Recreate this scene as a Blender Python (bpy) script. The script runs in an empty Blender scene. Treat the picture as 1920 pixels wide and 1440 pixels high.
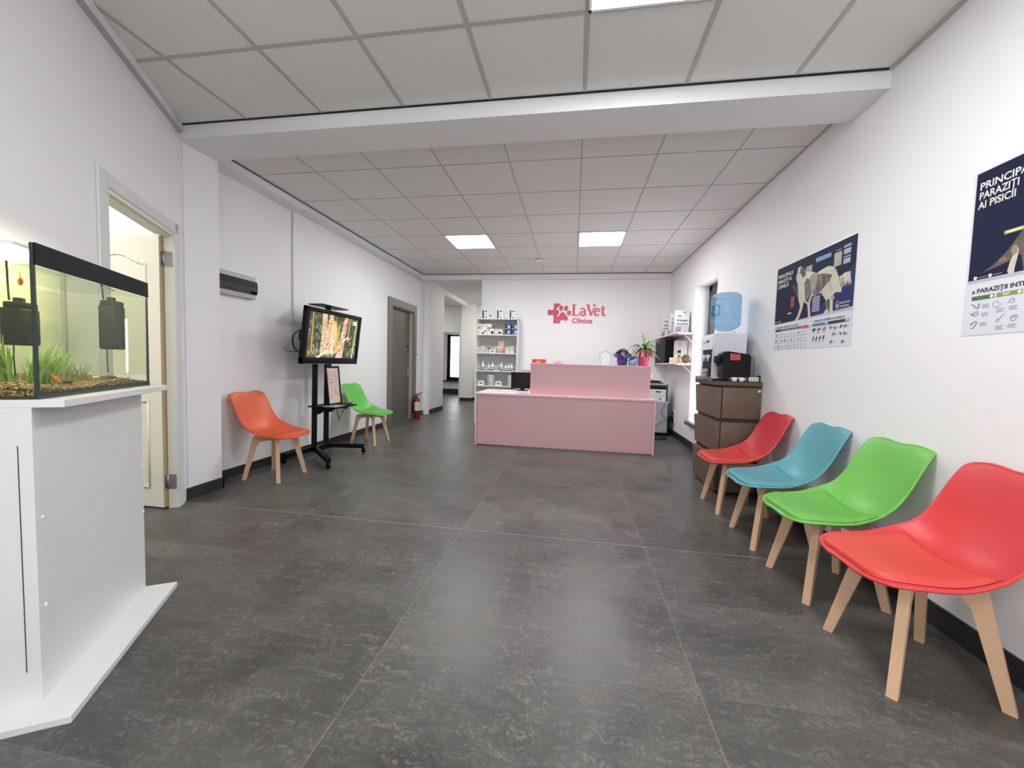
import bpy, bmesh, math, random
from mathutils import Vector, Matrix
from mathutils.geometry import tessellate_polygon
random.seed(7)
C = bpy.context.scene.collection
S = bpy.context.scene
R = math.radians
PI = math.pi

# ------------------------------------------------------------------ camera, world, exposure
CAM_H = 1.16
def make_camera():
    f, yaw, pitch, roll = 727.49, .1559, -.0546, .0284
    cy, sy = math.cos(yaw), math.sin(yaw)
    fw = Vector((-sy*math.cos(pitch), cy*math.cos(pitch), math.sin(pitch)))
    r = Vector((cy, sy, 0)); u = r.cross(fw)
    R2 = r*math.cos(roll)+u*math.sin(roll); U2 = -r*math.sin(roll)+u*math.cos(roll)
    M = Matrix((R2, U2, -fw)).transposed().to_4x4()
    M.translation = (0, 0, CAM_H)
    cd = bpy.data.cameras.new('camera'); cd.sensor_width = 36; cd.lens = f/1920*36
    cd.clip_start = .02; cd.clip_end = 200
    o = bpy.data.objects.new('camera', cd); C.objects.link(o); o.matrix_world = M
    S.camera = o
make_camera()
W = bpy.data.worlds.new('world'); S.world = W; W.use_nodes = True
bg = W.node_tree.nodes['Background']; bg.inputs[0].default_value = (.93, .96, 1, 1); bg.inputs[1].default_value = 1.3
S.view_settings.view_transform = 'Standard'; S.view_settings.look = 'None'
S.view_settings.exposure = 2.0; S.view_settings.gamma = 1
PANEL = 9.5          # radiance of the ceiling LED panels
S.cycles.use_denoising = True
S.cycles.max_bounces = 10; S.cycles.diffuse_bounces = 6; S.cycles.glossy_bounces = 4
S.cycles.transparent_max_bounces = 24; S.cycles.transmission_bounces = 6
S.cycles.caustics_reflective = False; S.cycles.caustics_refractive = False
S.cycles.sample_clamp_indirect = 6

# ------------------------------------------------------------------ materials
def lin(h):
    if isinstance(h, str):
        h = h.lstrip('#'); c = [int(h[i:i+2], 16)/255 for i in (0, 2, 4)]
    else: c = list(h)
    return tuple((x/12.92 if x <= .04045 else ((x+.055)/1.055)**2.4) for x in c)+(1,)
MATS = {}
def mat(name, col, rough=.5, metal=0, emit=0, noise=0, nscale=8, bump=0, bscale=60, spec=.5, coat=0, sheen=0):
    if name in MATS: return MATS[name]
    m = bpy.data.materials.new(name); m.use_nodes = True; nt = m.node_tree; b = nt.nodes['Principled BSDF']
    c = lin(col)
    b.inputs['Base Color'].default_value = c; b.inputs['Roughness'].default_value = rough
    b.inputs['Metallic'].default_value = metal; b.inputs['Specular IOR Level'].default_value = spec
    b.inputs['Coat Weight'].default_value = coat; b.inputs['Sheen Weight'].default_value = sheen
    if emit:
        b.inputs['Emission Color'].default_value = c; b.inputs['Emission Strength'].default_value = emit
    if noise or bump:
        tc = nt.nodes.new('ShaderNodeTexCoord')
    if noise:
        n = nt.nodes.new('ShaderNodeTexNoise'); n.inputs['Scale'].default_value = nscale; n.inputs['Detail'].default_value = 5
        nt.links.new(tc.outputs['Object'], n.inputs['Vector'])
        mx = nt.nodes.new('ShaderNodeMix'); mx.data_type = 'RGBA'
        mx.inputs[6].default_value = tuple(x*(1-noise) for x in c[:3])+(1,)
        mx.inputs[7].default_value = tuple(min(1, x*(1+noise)) for x in c[:3])+(1,)
        nt.links.new(n.outputs['Fac'], mx.inputs[0]); nt.links.new(mx.outputs[2], b.inputs['Base Color'])
    if bump:
        n2 = nt.nodes.new('ShaderNodeTexNoise'); n2.inputs['Scale'].default_value = bscale; n2.inputs['Detail'].default_value = 3
        nt.links.new(tc.outputs['Object'], n2.inputs['Vector'])
        bp = nt.nodes.new('ShaderNodeBump'); bp.inputs['Strength'].default_value = bump; bp.inputs['Distance'].default_value = .004
        nt.links.new(n2.outputs['Fac'], bp.inputs['Height']); nt.links.new(bp.outputs[0], b.inputs['Normal'])
    MATS[name] = m
    return m
def emis(name, col, k=1.0):
    if name in MATS: return MATS[name]
    m = bpy.data.materials.new(name); m.use_nodes = True; nt = m.node_tree
    nt.nodes.remove(nt.nodes['Principled BSDF'])
    e = nt.nodes.new('ShaderNodeEmission'); e.inputs[0].default_value = lin(col); e.inputs[1].default_value = k
    nt.links.new(e.outputs[0], nt.nodes['Material Output'].inputs[0]); MATS[name] = m
    return m
def glassy(name, tint, ior=1.45, rough=.0, body=0.0, bodycol=None, tir=False):
    """thin clear sheet: straight-through transmission, Fresnel reflection, optional milky body"""
    m = bpy.data.materials.new(name); m.use_nodes = True; nt = m.node_tree
    nt.nodes.remove(nt.nodes['Principled BSDF'])
    t = nt.nodes.new('ShaderNodeBsdfTransparent'); t.inputs[0].default_value = tint
    g = nt.nodes.new('ShaderNodeBsdfGlossy'); g.inputs['Roughness'].default_value = rough
    f = nt.nodes.new('ShaderNodeFresnel'); f.inputs[0].default_value = ior
    if not tir:      # a thin pane reflects alike from both faces
        gm = nt.nodes.new('ShaderNodeNewGeometry'); mr = nt.nodes.new('ShaderNodeMapRange'); nt.links.new(gm.outputs['Backfacing'], mr.inputs[0])
        mr.inputs[3].default_value = ior; mr.inputs[4].default_value = 1/ior; nt.links.new(mr.outputs[0], f.inputs[0])
    x = nt.nodes.new('ShaderNodeMixShader'); nt.links.new(f.outputs[0], x.inputs[0])
    src = t.outputs[0]
    if body:
        d = nt.nodes.new('ShaderNodeBsdfPrincipled'); d.inputs['Base Color'].default_value = bodycol; d.inputs['Roughness'].default_value = .3
        y = nt.nodes.new('ShaderNodeMixShader'); y.inputs[0].default_value = body
        nt.links.new(t.outputs[0], y.inputs[1]); nt.links.new(d.outputs[0], y.inputs[2]); src = y.outputs[0]
    nt.links.new(src, x.inputs[1]); nt.links.new(g.outputs[0], x.inputs[2])
    nt.links.new(x.outputs[0], nt.nodes['Material Output'].inputs[0]); MATS[name] = m
    return m

def floor_material(name, base):
    """large grey concrete-look porcelain tiles: per-tile tone, cloudy wear, scratches, pale grout"""
    m = bpy.data.materials.new(name); m.use_nodes = True; nt = m.node_tree; N = nt.nodes; L = nt.links
    b = N['Principled BSDF']; tc = N.new('ShaderNodeTexCoord'); sp = N.new('ShaderNodeSeparateXYZ')
    L.new(tc.outputs['Object'], sp.inputs[0])
    def math_(op, a, c=None, d=None):
        n = N.new('ShaderNodeMath'); n.operation = op
        for i, v in enumerate((a, c, d)):
            if v is None: continue
            if isinstance(v, (int, float)): n.inputs[i].default_value = v
            else: L.new(v, n.inputs[i])
        return n.outputs[0]
    X0, SX, Y0, SY = -1.925, 1.207, 2.548, .569
    ux = math_('DIVIDE', math_('SUBTRACT', sp.outputs[0], X0), SX)
    uy = math_('DIVIDE', math_('SUBTRACT', sp.outputs[1], Y0), SY)
    ix = math_('FLOOR', ux); iy = math_('FLOOR', uy)
    fx = math_('SUBTRACT', ux, ix); fy = math_('SUBTRACT', uy, iy)
    def edge(fr, w, size):   # 1 on the joint
        d = math_('MINIMUM', fr, math_('SUBTRACT', 1.0, fr))
        return math_('LESS_THAN', math_('MULTIPLY', d, size), w)
    gx = edge(fx, .0016, SX); gy = edge(fy, .0018, SY)
    # the joint at the room threshold (row 0) is the widest and palest
    row0 = math_('LESS_THAN', math_('ABSOLUTE', math_('SUBTRACT', uy, 0.0)), .0052)
    grout = math_('MAXIMUM', math_('MULTIPLY', math_('MAXIMUM', gx, math_('MULTIPLY', gy, .3)), .6), row0)
    cmb = N.new('ShaderNodeCombineXYZ'); L.new(ix, cmb.inputs[0]); L.new(iy, cmb.inputs[1])
    wn = N.new('ShaderNodeTexWhiteNoise'); wn.noise_dimensions = '3D'; L.new(cmb.outputs[0], wn.inputs['Vector'])
    off = N.new('ShaderNodeVectorMath'); off.operation = 'MULTIPLY_ADD'
    L.new(wn.outputs['Color'], off.inputs[0]); off.inputs[1].default_value = (9, 9, 9); L.new(tc.outputs['Object'], off.inputs[2])
    n1 = N.new('ShaderNodeTexNoise'); n1.inputs['Scale'].default_value = 2.2; n1.inputs['Detail'].default_value = 8; n1.inputs['Roughness'].default_value = .62; n1.inputs['Distortion'].default_value = .6
    L.new(off.outputs[0], n1.inputs['Vector'])
    mp = N.new('ShaderNodeMapping'); mp.inputs['Scale'].default_value = (2.2, 9, 1); mp.inputs['Rotation'].default_value = (0, 0, .35); L.new(off.outputs[0], mp.inputs[0])
    n2 = N.new('ShaderNodeTexNoise'); n2.inputs['Scale'].default_value = 2.6; n2.inputs['Detail'].default_value = 9; n2.inputs['Roughness'].default_value = .7; n2.inputs['Distortion'].default_value = 1.4
    L.new(mp.outputs[0], n2.inputs['Vector'])
    n3 = N.new('ShaderNodeTexNoise'); n3.inputs['Scale'].default_value = 26; n3.inputs['Detail'].default_value = 6; n3.inputs['Distortion'].default_value = 2.5
    L.new(off.outputs[0], n3.inputs['Vector'])
    def ramp(src, a, c, lo, hi):
        r = N.new('ShaderNodeMapRange'); L.new(src, r.inputs[0]); r.inputs[1].default_value = a; r.inputs[2].default_value = c
        r.inputs[3].default_value = lo; r.inputs[4].default_value = hi; return r.outputs[0]
    cloud = ramp(n1.outputs[0], .32, .68, .66, 1.40)
    streak = ramp(n2.outputs[0], .46, .68, 0, 1)
    fine = ramp(n3.outputs[0], .46, .62, 0, 1)
    scr = math_('MULTIPLY', streak, fine)
    tone = math_('MULTIPLY', cloud, ramp(wn.outputs['Value'], 0, 1, .93, 1.07))
    tone = math_('ADD', tone, math_('MULTIPLY', scr, 1.05))
    tone = math_('MULTIPLY', tone, ramp(n3.outputs[0], .3, .7, .90, 1.10)); tone = math_('MULTIPLY', tone, ramp(n2.outputs[0], .30, .50, .80, 1.0))
    col = N.new('ShaderNodeMix'); col.data_type = 'RGBA'; col.blend_type = 'MULTIPLY'; col.inputs[0].default_value = 1
    col.inputs[6].default_value = lin(base); cm = N.new('ShaderNodeCombineColor')
    for i in range(3): L.new(tone, cm.inputs[i])
    L.new(cm.outputs[0], col.inputs[7])
    g = N.new('ShaderNodeMix'); g.data_type = 'RGBA'; L.new(grout, g.inputs[0]); L.new(col.outputs[2], g.inputs[6]); g.inputs[7].default_value = lin('#8f8c86')
    L.new(g.outputs[2], b.inputs['Base Color'])
    L.new(ramp(n1.outputs[0], .3, .7, .30, .44), b.inputs['Roughness'])
    bp = N.new('ShaderNodeBump'); bp.inputs['Strength'].default_value = .25; bp.inputs['Distance'].default_value = .003
    h = math_('SUBTRACT', math_('MULTIPLY', fine, streak), math_('MULTIPLY', grout, 1.5))
    L.new(h, bp.inputs['Height']); L.new(bp.outputs[0], b.inputs['Normal'])
    b.inputs['Specular IOR Level'].default_value = .5
    MATS[name] = m
    return m

def wood_material(name, c1, c2, scale=(1, 1, 12), rough=.45):
    m = bpy.data.materials.new(name); m.use_nodes = True; nt = m.node_tree; N = nt.nodes; L = nt.links
    b = N['Principled BSDF']; tc = N.new('ShaderNodeTexCoord'); mp = N.new('ShaderNodeMapping'); mp.inputs['Scale'].default_value = scale
    L.new(tc.outputs['Object'], mp.inputs[0])
    n = N.new('ShaderNodeTexNoise'); n.inputs['Scale'].default_value = 9; n.inputs['Detail'].default_value = 6; n.inputs['Distortion'].default_value = .8
    L.new(mp.outputs[0], n.inputs['Vector'])
    mx = N.new('ShaderNodeMix'); mx.data_type = 'RGBA'; mx.inputs[6].default_value = lin(c1); mx.inputs[7].default_value = lin(c2)
    L.new(n.outputs[0], mx.inputs[0]); L.new(mx.outputs[2], b.inputs['Base Color']); b.inputs['Roughness'].default_value = rough
    MATS[name] = m
    return m

def gravel_material(name):
    m = bpy.data.materials.new(name); m.use_nodes = True; nt = m.node_tree; N = nt.nodes; L = nt.links
    b = N['Principled BSDF']; tc = N.new('ShaderNodeTexCoord')
    v = N.new('ShaderNodeTexVoronoi'); v.inputs['Scale'].default_value = 190; L.new(tc.outputs['Object'], v.inputs['Vector'])
    r = N.new('ShaderNodeValToRGB'); sx = N.new('ShaderNodeSeparateColor'); L.new(v.outputs['Color'], sx.inputs[0]); L.new(sx.outputs[0], r.inputs[0])
    e = r.color_ramp.elements; e[0].position = 0; e[0].color = lin('#2a2115'); e[1].position = 1; e[1].color = lin('#efd28a')
    for p, c in ((.25, '#5a4527'), (.45, '#9c7b40'), (.62, '#d8b25e'), (.8, '#7a6a4c')):
        q = e.new(p); q.color = lin(c)
    r.color_ramp.interpolation = 'CONSTANT'
    L.new(r.outputs[0], b.inputs['Base Color']); b.inputs['Roughness'].default_value = .6
    bp = N.new('ShaderNodeBump'); bp.inputs['Distance'].default_value = .004; bp.invert = True
    L.new(v.outputs['Distance'], bp.inputs['Height']); L.new(bp.outputs[0], b.inputs['Normal'])
    MATS[name] = m
    return m

def variegated_leaf(name, mid, edge):
    m = mat(name, mid, .45, noise=.25, nscale=30)
    return m

WALL = mat('wall_paint', '#f1f1f2', .6, bump=.05, bscale=220, noise=.012, nscale=3)
CEIL = mat('ceiling_tile', '#e6e4e2', .8, bump=.12, bscale=300, noise=.015, nscale=4)
GRID = mat('ceiling_grid_bar', '#bab8b5', .5)
BEAM = mat('beam_paint', '#ebeaea', .6, noise=.01)
FLOOR = floor_material('floor_tile', '#53524f')
SKIRT = mat('skirting_tile', '#2d2d2e', .4, noise=.12, nscale=6)
WHITE = mat('white_laminate', '#e0e1e1', .4, noise=.01)
WHITEP = mat('white_plastic', '#f0f0ee', .35)
BLACK = mat('black_metal', '#060708', .5, spec=.22)
BLACKP = mat('black_plastic', '#08080a', .45, spec=.25)
DARKG = mat('dark_gap', '#1a1a1b', .8)
PINK = mat('pink_laminate', '#e2b4b9', .42, noise=.015)
PINKE = mat('pink_edge', '#edccd0', .4)
CREAM = mat('cream_door', '#efeee0', .4, noise=.01)
RAWW = wood_material('raw_timber_edge', '#d2bd9c', '#b79f7c', (14, 14, 1))
LEGW = wood_material('beech_leg', '#dcb896', '#c9a17e', (16, 16, 1.5))
STEEL = mat('steel', '#b9b9b6', .28, metal=.9)
GREYD = mat('grey_door_paint', '#67635d', .42, noise=.04, nscale=4)
GREYF = mat('grey_door_frame', '#77726b', .38, noise=.08, nscale=7)
BROWN = mat('brown_drawer', '#675649', .5, noise=.12, nscale=9)
BROWND = mat('brown_slab', '#57483c', .5, noise=.15, nscale=9)

# ------------------------------------------------------------------ mesh helpers
class MB:
    def __init__(s, M=None):
        s.v = []; s.f = []; s.mi = []; s.sm = []; s.mats = []; s.M = M
    def m(s, mt):
        if mt not in s.mats: s.mats.append(mt)
        return s.mats.index(mt)
    def add(s, vs, fs, mt, smooth=False, M=None):
        k = len(s.v); i = s.m(mt)
        for p in vs:
            p = Vector(p)
            if M is not None: p = M @ p
            if s.M is not None: p = s.M @ p
            s.v.append(p)
        for f in fs:
            s.f.append([a+k for a in f]); s.mi.append(i); s.sm.append(smooth)
        return s
    def box(s, a, b, mt, M=None):
        x0, y0, z0 = [min(p, q) for p, q in zip(a, b)]; x1, y1, z1 = [max(p, q) for p, q in zip(a, b)]
        vs = [(x0,y0,z0),(x1,y0,z0),(x1,y1,z0),(x0,y1,z0),(x0,y0,z1),(x1,y0,z1),(x1,y1,z1),(x0,y1,z1)]
        return s.add(vs, [(0,3,2,1),(4,5,6,7),(0,1,5,4),(1,2,6,5),(2,3,7,6),(3,0,4,7)], mt, False, M)
    def bbox(s, a, b, mt, r=.004, seg=2, M=None):
        """bevelled box"""
        bm = bmesh.new(); bmesh.ops.create_cube(bm, size=1)
        c = [(p+q)/2 for p, q in zip(a, b)]; d = [abs(q-p) for p, q in zip(a, b)]
        for v in bm.verts: v.co = Vector((c[0]+v.co.x*d[0], c[1]+v.co.y*d[1], c[2]+v.co.z*d[2]))
        r = min(r, min(d)*.45)
        bmesh.ops.bevel(bm, geom=bm.edges[:], offset=r, segments=seg, affect='EDGES', profile=.5)
        bm.verts.index_update()
        s.add([v.co.copy() for v in bm.verts], [[v.index for v in f.verts] for f in bm.faces], mt, seg > 2, M); bm.free()
        return s
    def prism(s, pts, n0, n1, mt, axis='z', M=None, smooth=False):
        """extrude a 2D outline between n0 and n1 along axis (x: pts=(y,z); y: pts=(x,z); z: pts=(x,y))"""
        def P(p, n):
            return {'x': (n, p[0], p[1]), 'y': (p[0], n, p[1]), 'z': (p[0], p[1], n)}[axis]
        k = len(pts); vs = [P(p, n0) for p in pts]+[P(p, n1) for p in pts]
        tri = tessellate_polygon([[Vector((p[0], p[1], 0)) for p in pts]])
        fs = [tuple(t) for t in tri]+[tuple(k+i for i in reversed(t)) for t in tri]
        s.add(vs, fs, mt, False, M)
        return s.add(vs, [(i, (i+1) % k, k+(i+1) % k, k+i) for i in range(k)], mt, smooth, M)
    def lathe(s, prof, mt, n=24, c=(0, 0, 0), M=None, smooth=True, sq=1):
        vs = []; fs = []
        for r, z in prof:
            for i in range(n):
                a = 2*PI*i/n; vs.append((c[0]+r*math.cos(a), c[1]+r*sq*math.sin(a), c[2]+z))
        for j in range(len(prof)-1):
            for i in range(n):
                fs.append((j*n+i, j*n+(i+1) % n, (j+1)*n+(i+1) % n, (j+1)*n+i))
        if prof[0][0] > 1e-5: fs.append(tuple(range(n-1, -1, -1)))
        if prof[-1][0] > 1e-5: fs.append(tuple((len(prof)-1)*n+i for i in range(n)))
        return s.add(vs, fs, mt, smooth, M)
    def tube(s, pts, r, mt, n=8, M=None, cap=True):
        P = [Vector(p) for p in pts]; vs = []; fs = []
        rr = r if isinstance(r, (list, tuple)) else [r]*len(P)
        up = None
        for i, p in enumerate(P):
            t = (P[min(i+1, len(P)-1)]-P[max(i-1, 0)]).normalized()
            if up is None: up = t.orthogonal().normalized()
            up = (up-t*up.dot(t)).normalized() if (up-t*up.dot(t)).length > 1e-6 else t.orthogonal().normalized()
            w = t.cross(up)
            for k in range(n):
                a = 2*PI*k/n; vs.append(p+(up*math.cos(a)+w*math.sin(a))*rr[i])
        for i in range(len(P)-1):
            for k in range(n):
                fs.append((i*n+k, i*n+(k+1) % n, (i+1)*n+(k+1) % n, (i+1)*n+k))
        if cap: fs += [tuple(range(n-1, -1, -1)), tuple((len(P)-1)*n+k for k in range(n))]
        return s.add(vs, fs, mt, True, M)
    def sphere(s, c, r, mt, n=12, M=None, sc=(1, 1, 1), jit=0):
        vs = []; fs = []; m_ = n; h = n//2
        for j in range(h+1):
            th = PI*j/h
            for i in range(m_):
                a = 2*PI*i/m_; k = r*(1+random.uniform(-jit, jit))
                vs.append((c[0]+k*sc[0]*math.sin(th)*math.cos(a), c[1]+k*sc[1]*math.sin(th)*math.sin(a), c[2]+k*sc[2]*math.cos(th)))
        for j in range(h):
            for i in range(m_): fs.append((j*m_+i, (j+1)*m_+i, (j+1)*m_+(i+1) % m_, j*m_+(i+1) % m_))
        return s.add(vs, fs, mt, True, M)
    def blade(s, pts, widths, mt, side=None, M=None, fold=.0):
        """leaf ribbon along pts"""
        P = [Vector(p) for p in pts]; vs = []; fs = []
        for i, p in enumerate(P):
            t = (P[min(i+1, len(P)-1)]-P[max(i-1, 0)]).normalized()
            sd = Vector(side) if side else t.cross(Vector((0, 0, 1)))
            if sd.length < 1e-4: sd = Vector((1, 0, 0))
            sd.normalize(); nn = sd.cross(t).normalized()
            vs += [p-sd*widths[i]+nn*fold*widths[i], p, p+sd*widths[i]+nn*fold*widths[i]]
        for i in range(len(P)-1):
            fs += [(3*i, 3*i+1, 3*i+4, 3*i+3), (3*i+1, 3*i+2, 3*i+5, 3*i+4)]
        return s.add(vs, fs, mt, True, M)
    def grid(s, rows, mt, smooth=True, closed=False, M=None):
        n = len(rows[0]); vs = [p for r in rows for p in r]; fs = []
        for j in range(len(rows)-1):
            for i in range(n if closed else n-1):
                fs.append((j*n+i, j*n+(i+1) % n, (j+1)*n+(i+1) % n, (j+1)*n+i))
        return s.add(vs, fs, mt, smooth, M)
    def mesh(s, name):
        me = bpy.data.meshes.new(name); me.from_pydata([tuple(v) for v in s.v], [], s.f)
        for m_ in s.mats: me.materials.append(m_)
        for p, i, q in zip(me.polygons, s.mi, s.sm): p.material_index = i; p.use_smooth = q
        me.update(); return me
    def build(s, name, parent=None, loc=None):
        o = bpy.data.objects.new(name, s.mesh(name)); C.objects.link(o)
        if parent is not None: o.parent = parent
        if loc: o.location = loc
        return o

def tag(o, label, cat, group=None):
    o['label'] = label; o['category'] = cat
    if group: o['group'] = group
    return o
def thing(name, label, cat, loc=(0, 0, 0), rz=0, group=None):
    o = bpy.data.objects.new(name, None); C.objects.link(o); o.location = loc; o.rotation_euler = (0, 0, rz); o.empty_display_size = .1
    return tag(o, label, cat, group)
def struct(mb, name, parent=None):
    o = mb.build(name, parent)
    if parent is None: o['kind'] = 'structure'
    return o
def sempty(name):
    o = bpy.data.objects.new(name, None); C.objects.link(o); o['kind'] = 'structure'; return o
def single(mb, name, label, cat, loc=(0, 0, 0), rz=0, group=None):
    o = mb.build(name); o.location = loc; o.rotation_euler = (0, 0, rz); return tag(o, label, cat, group)
def dup(root, loc, rz=None, label=None):
    r = root.copy(); C.objects.link(r); r.location = loc
    if rz is not None: r.rotation_euler = (0, 0, rz)
    if label: r['label'] = label
    for ch in list(root.children):
        c = ch.copy(); C.objects.link(c); c.parent = r
        for g in list(ch.children):
            d = g.copy(); C.objects.link(d); d.parent = c
    return r

def text_geo(txt, size, bold=0.0, spacing=1.0):
    cu = bpy.data.curves.new('glyphs', 'FONT'); cu.body = txt; cu.size = size; cu.offset = bold; cu.space_character = spacing; cu.resolution_u = 3
    ob = bpy.data.objects.new('glyphs', cu); C.objects.link(ob)
    dg = bpy.context.evaluated_depsgraph_get(); dg.update()
    me = bpy.data.meshes.new_from_object(ob.evaluated_get(dg))
    vs = [(v.co.x, v.co.y) for v in me.vertices]; fs = [list(p.vertices) for p in me.polygons]
    bpy.data.objects.remove(ob); bpy.data.curves.remove(cu); bpy.data.meshes.remove(me)
    return vs, fs
class Canvas:
    """flat artwork on a plane: origin O, right U, up V; n is the print side"""
    def __init__(s, O, U, V, mb=None):
        s.O = Vector(O); s.U = Vector(U); s.V = Vector(V); s.n = s.U.cross(s.V).normalized(); s.mb = mb or MB(); s.k = 1; s.step = .0003; s.e = 0
    def P(s, u, v, k=None): return s.O+s.U*u+s.V*v+s.n*(s.step*(s.k if k is None else k)+s.e)
    def layer(s): s.k += 1; s.e = 0; return s
    def poly(s, pts, mt):
        s.e += s.step*.005
        tri = tessellate_polygon([[Vector((p[0], p[1], 0)) for p in pts]])
        fs = []
        for t in tri:
            a, b, c = [Vector(pts[i]) for i in t]
            cr = (b-a).x*(c-a).y-(b-a).y*(c-a).x
            fs.append(tuple(t) if cr > 0 else tuple(reversed(t)))
        s.mb.add([s.P(*p) for p in pts], fs, mt)
    def rect(s, a, b, mt): s.poly([(a[0], a[1]), (b[0], a[1]), (b[0], b[1]), (a[0], b[1])], mt)
    def ell(s, c, rx, ry, mt, n=20, rot=0):
        s.poly([(c[0]+rx*math.cos(t)*math.cos(rot)-ry*math.sin(t)*math.sin(rot), c[1]+rx*math.cos(t)*math.sin(rot)+ry*math.sin(t)*math.cos(rot)) for t in [2*PI*i/n for i in range(n)]], mt)
    def stroke(s, pts, w, mt):
        s.e += s.step*.005
        P = [Vector(p) for p in pts]; L = []; Rr = []
        for i, p in enumerate(P):
            t = (P[min(i+1, len(P)-1)]-P[max(i-1, 0)]); t.normalize(); n = Vector((-t.y, t.x)); ww = w[i] if isinstance(w, (list, tuple)) else w
            L.append(p+n*ww/2); Rr.append(p-n*ww/2)
        vs = [s.P(*q) for q in L+Rr]; k = len(P)
        s.mb.add(vs, [(k+i, k+i+1, i+1, i) for i in range(k-1)], mt)
    def text(s, txt, pos, size, mt, bold=0.0, fit=None, spacing=1.0):
        vs, fs = text_geo(txt, size, bold, spacing)
        if not vs: return
        sx = 1
        if fit:
            wd = max(v[0] for v in vs)-min(v[0] for v in vs); sx = fit/wd
        s.mb.add([s.P(pos[0]+x*sx, pos[1]+y) for x, y in vs], fs, mt)

# ------------------------------------------------------------------ room shell
HC = 2.86; XR = 1.695
O2 = Vector((-2.42, 1.64)); AD = Vector((.517, -.856)).normalized(); BD = Vector((.856, .517)).normalized()
def AB(a, b, z=0): q = O2+AD*a+BD*b; return (q.x, q.y, z)
MAB = Matrix(((AD.x, BD.x, 0, O2.x), (AD.y, BD.y, 0, O2.y), (0, 0, 1, 0), (0, 0, 0, 1)))   # local (a, b, z) to room
ARZ = math.atan2(AD.y, AD.x)

m = MB(); m.box((-6.5, -2.9, -.08), (2.3, 13.8, 0), FLOOR); struct(m, 'floor')
m = MB()
m.box((-3.6, -2.9, HC), (2.3, 2.6, HC+.1), CEIL); m.box((-3.35, 2.6, HC), (2.3, 11.7, HC+.1), CEIL); m.box((-6.5, 7.7, HC), (-3.35, 11.7, HC+.1), WALL)
m.box((-6.5, 11.7, 2.6), (-2.6, 13.8, 2.7), WALL)
ceil = struct(m, 'ceiling')
# T-bar grid
m = MB(); g = .6; w = .0125; dz = .003
gx0 = .0059
for i in range(-6, 3):
    x = gx0+i*g
    if x < 1.68: m.box((x-w, -2.8, HC-dz), (x+w, 2.56, HC-.0005), GRID)
y = 1.9893
while y > -2.8:
    m.box((-3.5, y-w, HC-dz*.9), (XR, y+w, HC-.0006), GRID); y -= g
w = .006
for i in range(-5, 3):
    x = .0019+i*g
    m.box((x-w, 2.86, HC-dz), (x+w, 7.42, HC-.0005), GRID)
for j in range(7):
    y = 3.334+j*g
    m.box((-3.01, y-w*.8, HC-dz*.9), (XR, y+w*.8, HC-.0006), GRID)
struct(m, 'ceiling_grid', ceil)
# dark shadow-gap trims round the ceiling edge
m = MB()
m.box((XR-.02, -2.8, HC-.012), (XR-.001, 2.557, HC-.001), GRID); m.box((XR-.016, 2.87, HC-.010), (XR-.001, 7.42, HC-.001), GRID)
m.box((-3.0, 2.545, HC-.008), (XR, 2.556, HC-.001), DARKG)
m.box((-3.008, 2.87, HC-.008), (-3.0, 7.42, HC-.001), DARKG); m.box((-3.0, 7.41, HC-.010), (XR, 7.419, HC-.001), DARKG)
struct(m, 'trim_1')

# right wall with window niche
wy0, wy1, wz0, wz1 = 5.11, 6.0, .385, 2.335
m = MB()
m.box((XR, -2.9, 0), (2.1, wy0, HC), WALL); m.box((XR, wy1, 0), (2.1, 7.75, HC), WALL)
m.box((XR, wy0, 0), (2.1, wy1, wz0), WALL); m.box((XR, wy0, wz1), (2.1, wy1, HC), WALL)
struct(m, 'wall_right')
# back wall and rear-wall of hall
m = MB(); m.box((-1.83, 7.5, 0), (XR, 7.72, HC), WALL); m.box((-1.83, 7.72, 0), (-1.68, 11.5, HC), WALL); struct(m, 'wall_back')
m = MB(); m.box((-3.05, 7.42, 2.755), (XR, 7.72, HC), BEAM); struct(m, 'trim_2')
# ceiling beam
m = MB(); m.box((-3.3, 2.557, 2.755), (XR, 2.87, HC), BEAM); struct(m, 'trim_3')
# pilaster under the beam
m = MB(); m.box((-3.6, 2.60, 0), (-2.985, 2.895, 2.86), WALL); struct(m, 'wall_pilaster')
# left rear wall with grey door opening
dy0, dy1, dz1 = 6.42, 7.34, 2.10
XL = -3.18
m = MB()
m.box((XL-.25, 2.85, 0), (XL, dy0, HC), WALL); m.box((XL-.25, dy1, 0), (XL, 7.95, HC), WALL); m.box((XL-.25, dy0, dz1), (XL, dy1, HC), WALL)
struct(m, 'wall_left')
# rounded hall corner block
pts = [(-3.6, 7.93)]
for i in range(7):
    t = i/6*PI/2; pts.append((-3.16+.10*math.sin(t), 7.93+.10*(1-math.cos(t))))
pts += [(-3.06, 8.86), (-3.6, 8.86)]
m = MB(); m.prism(pts, 0, 2.86, WALL, smooth=False); struct(m, 'wall_hall_corner')
# soffit along the left wall, two steps
m = MB(); m.box((XL, 2.87, 2.785), (-3.01, 3.98, HC), BEAM); struct(m, 'trim_4')
m = MB(); m.box((XL, 3.98, 2.80), (-3.015, 7.93, HC-.001), BEAM)
struct(m, 'trim_5')
# oblique wall with white door opening: local (a, b, z)
oa0, oa1, oz1 = -.945, -.112, 2.03; WT_ = .10
m = MB(MAB)
m.box((-1.16, -.055, 0), (oa0-.03, 0, HC), WALL); m.box((oa0-.03, -.055, oz1), (oa0, 0, HC), WALL); m.box((oa1, -WT_, 0), (2.45, 0, HC), WALL); m.box((oa0, -WT_, oz1), (oa1, 0, HC), WALL)
struct(m, 'wall_oblique')
m = MB(MAB); m.box((-1.115, 0, HC-.055), (2.45, .035, HC-.001), BEAM); m.box((-1.115, .0, HC-.058), (2.45, .036, HC-.056), GRID); struct(m, 'trim_6')
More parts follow.
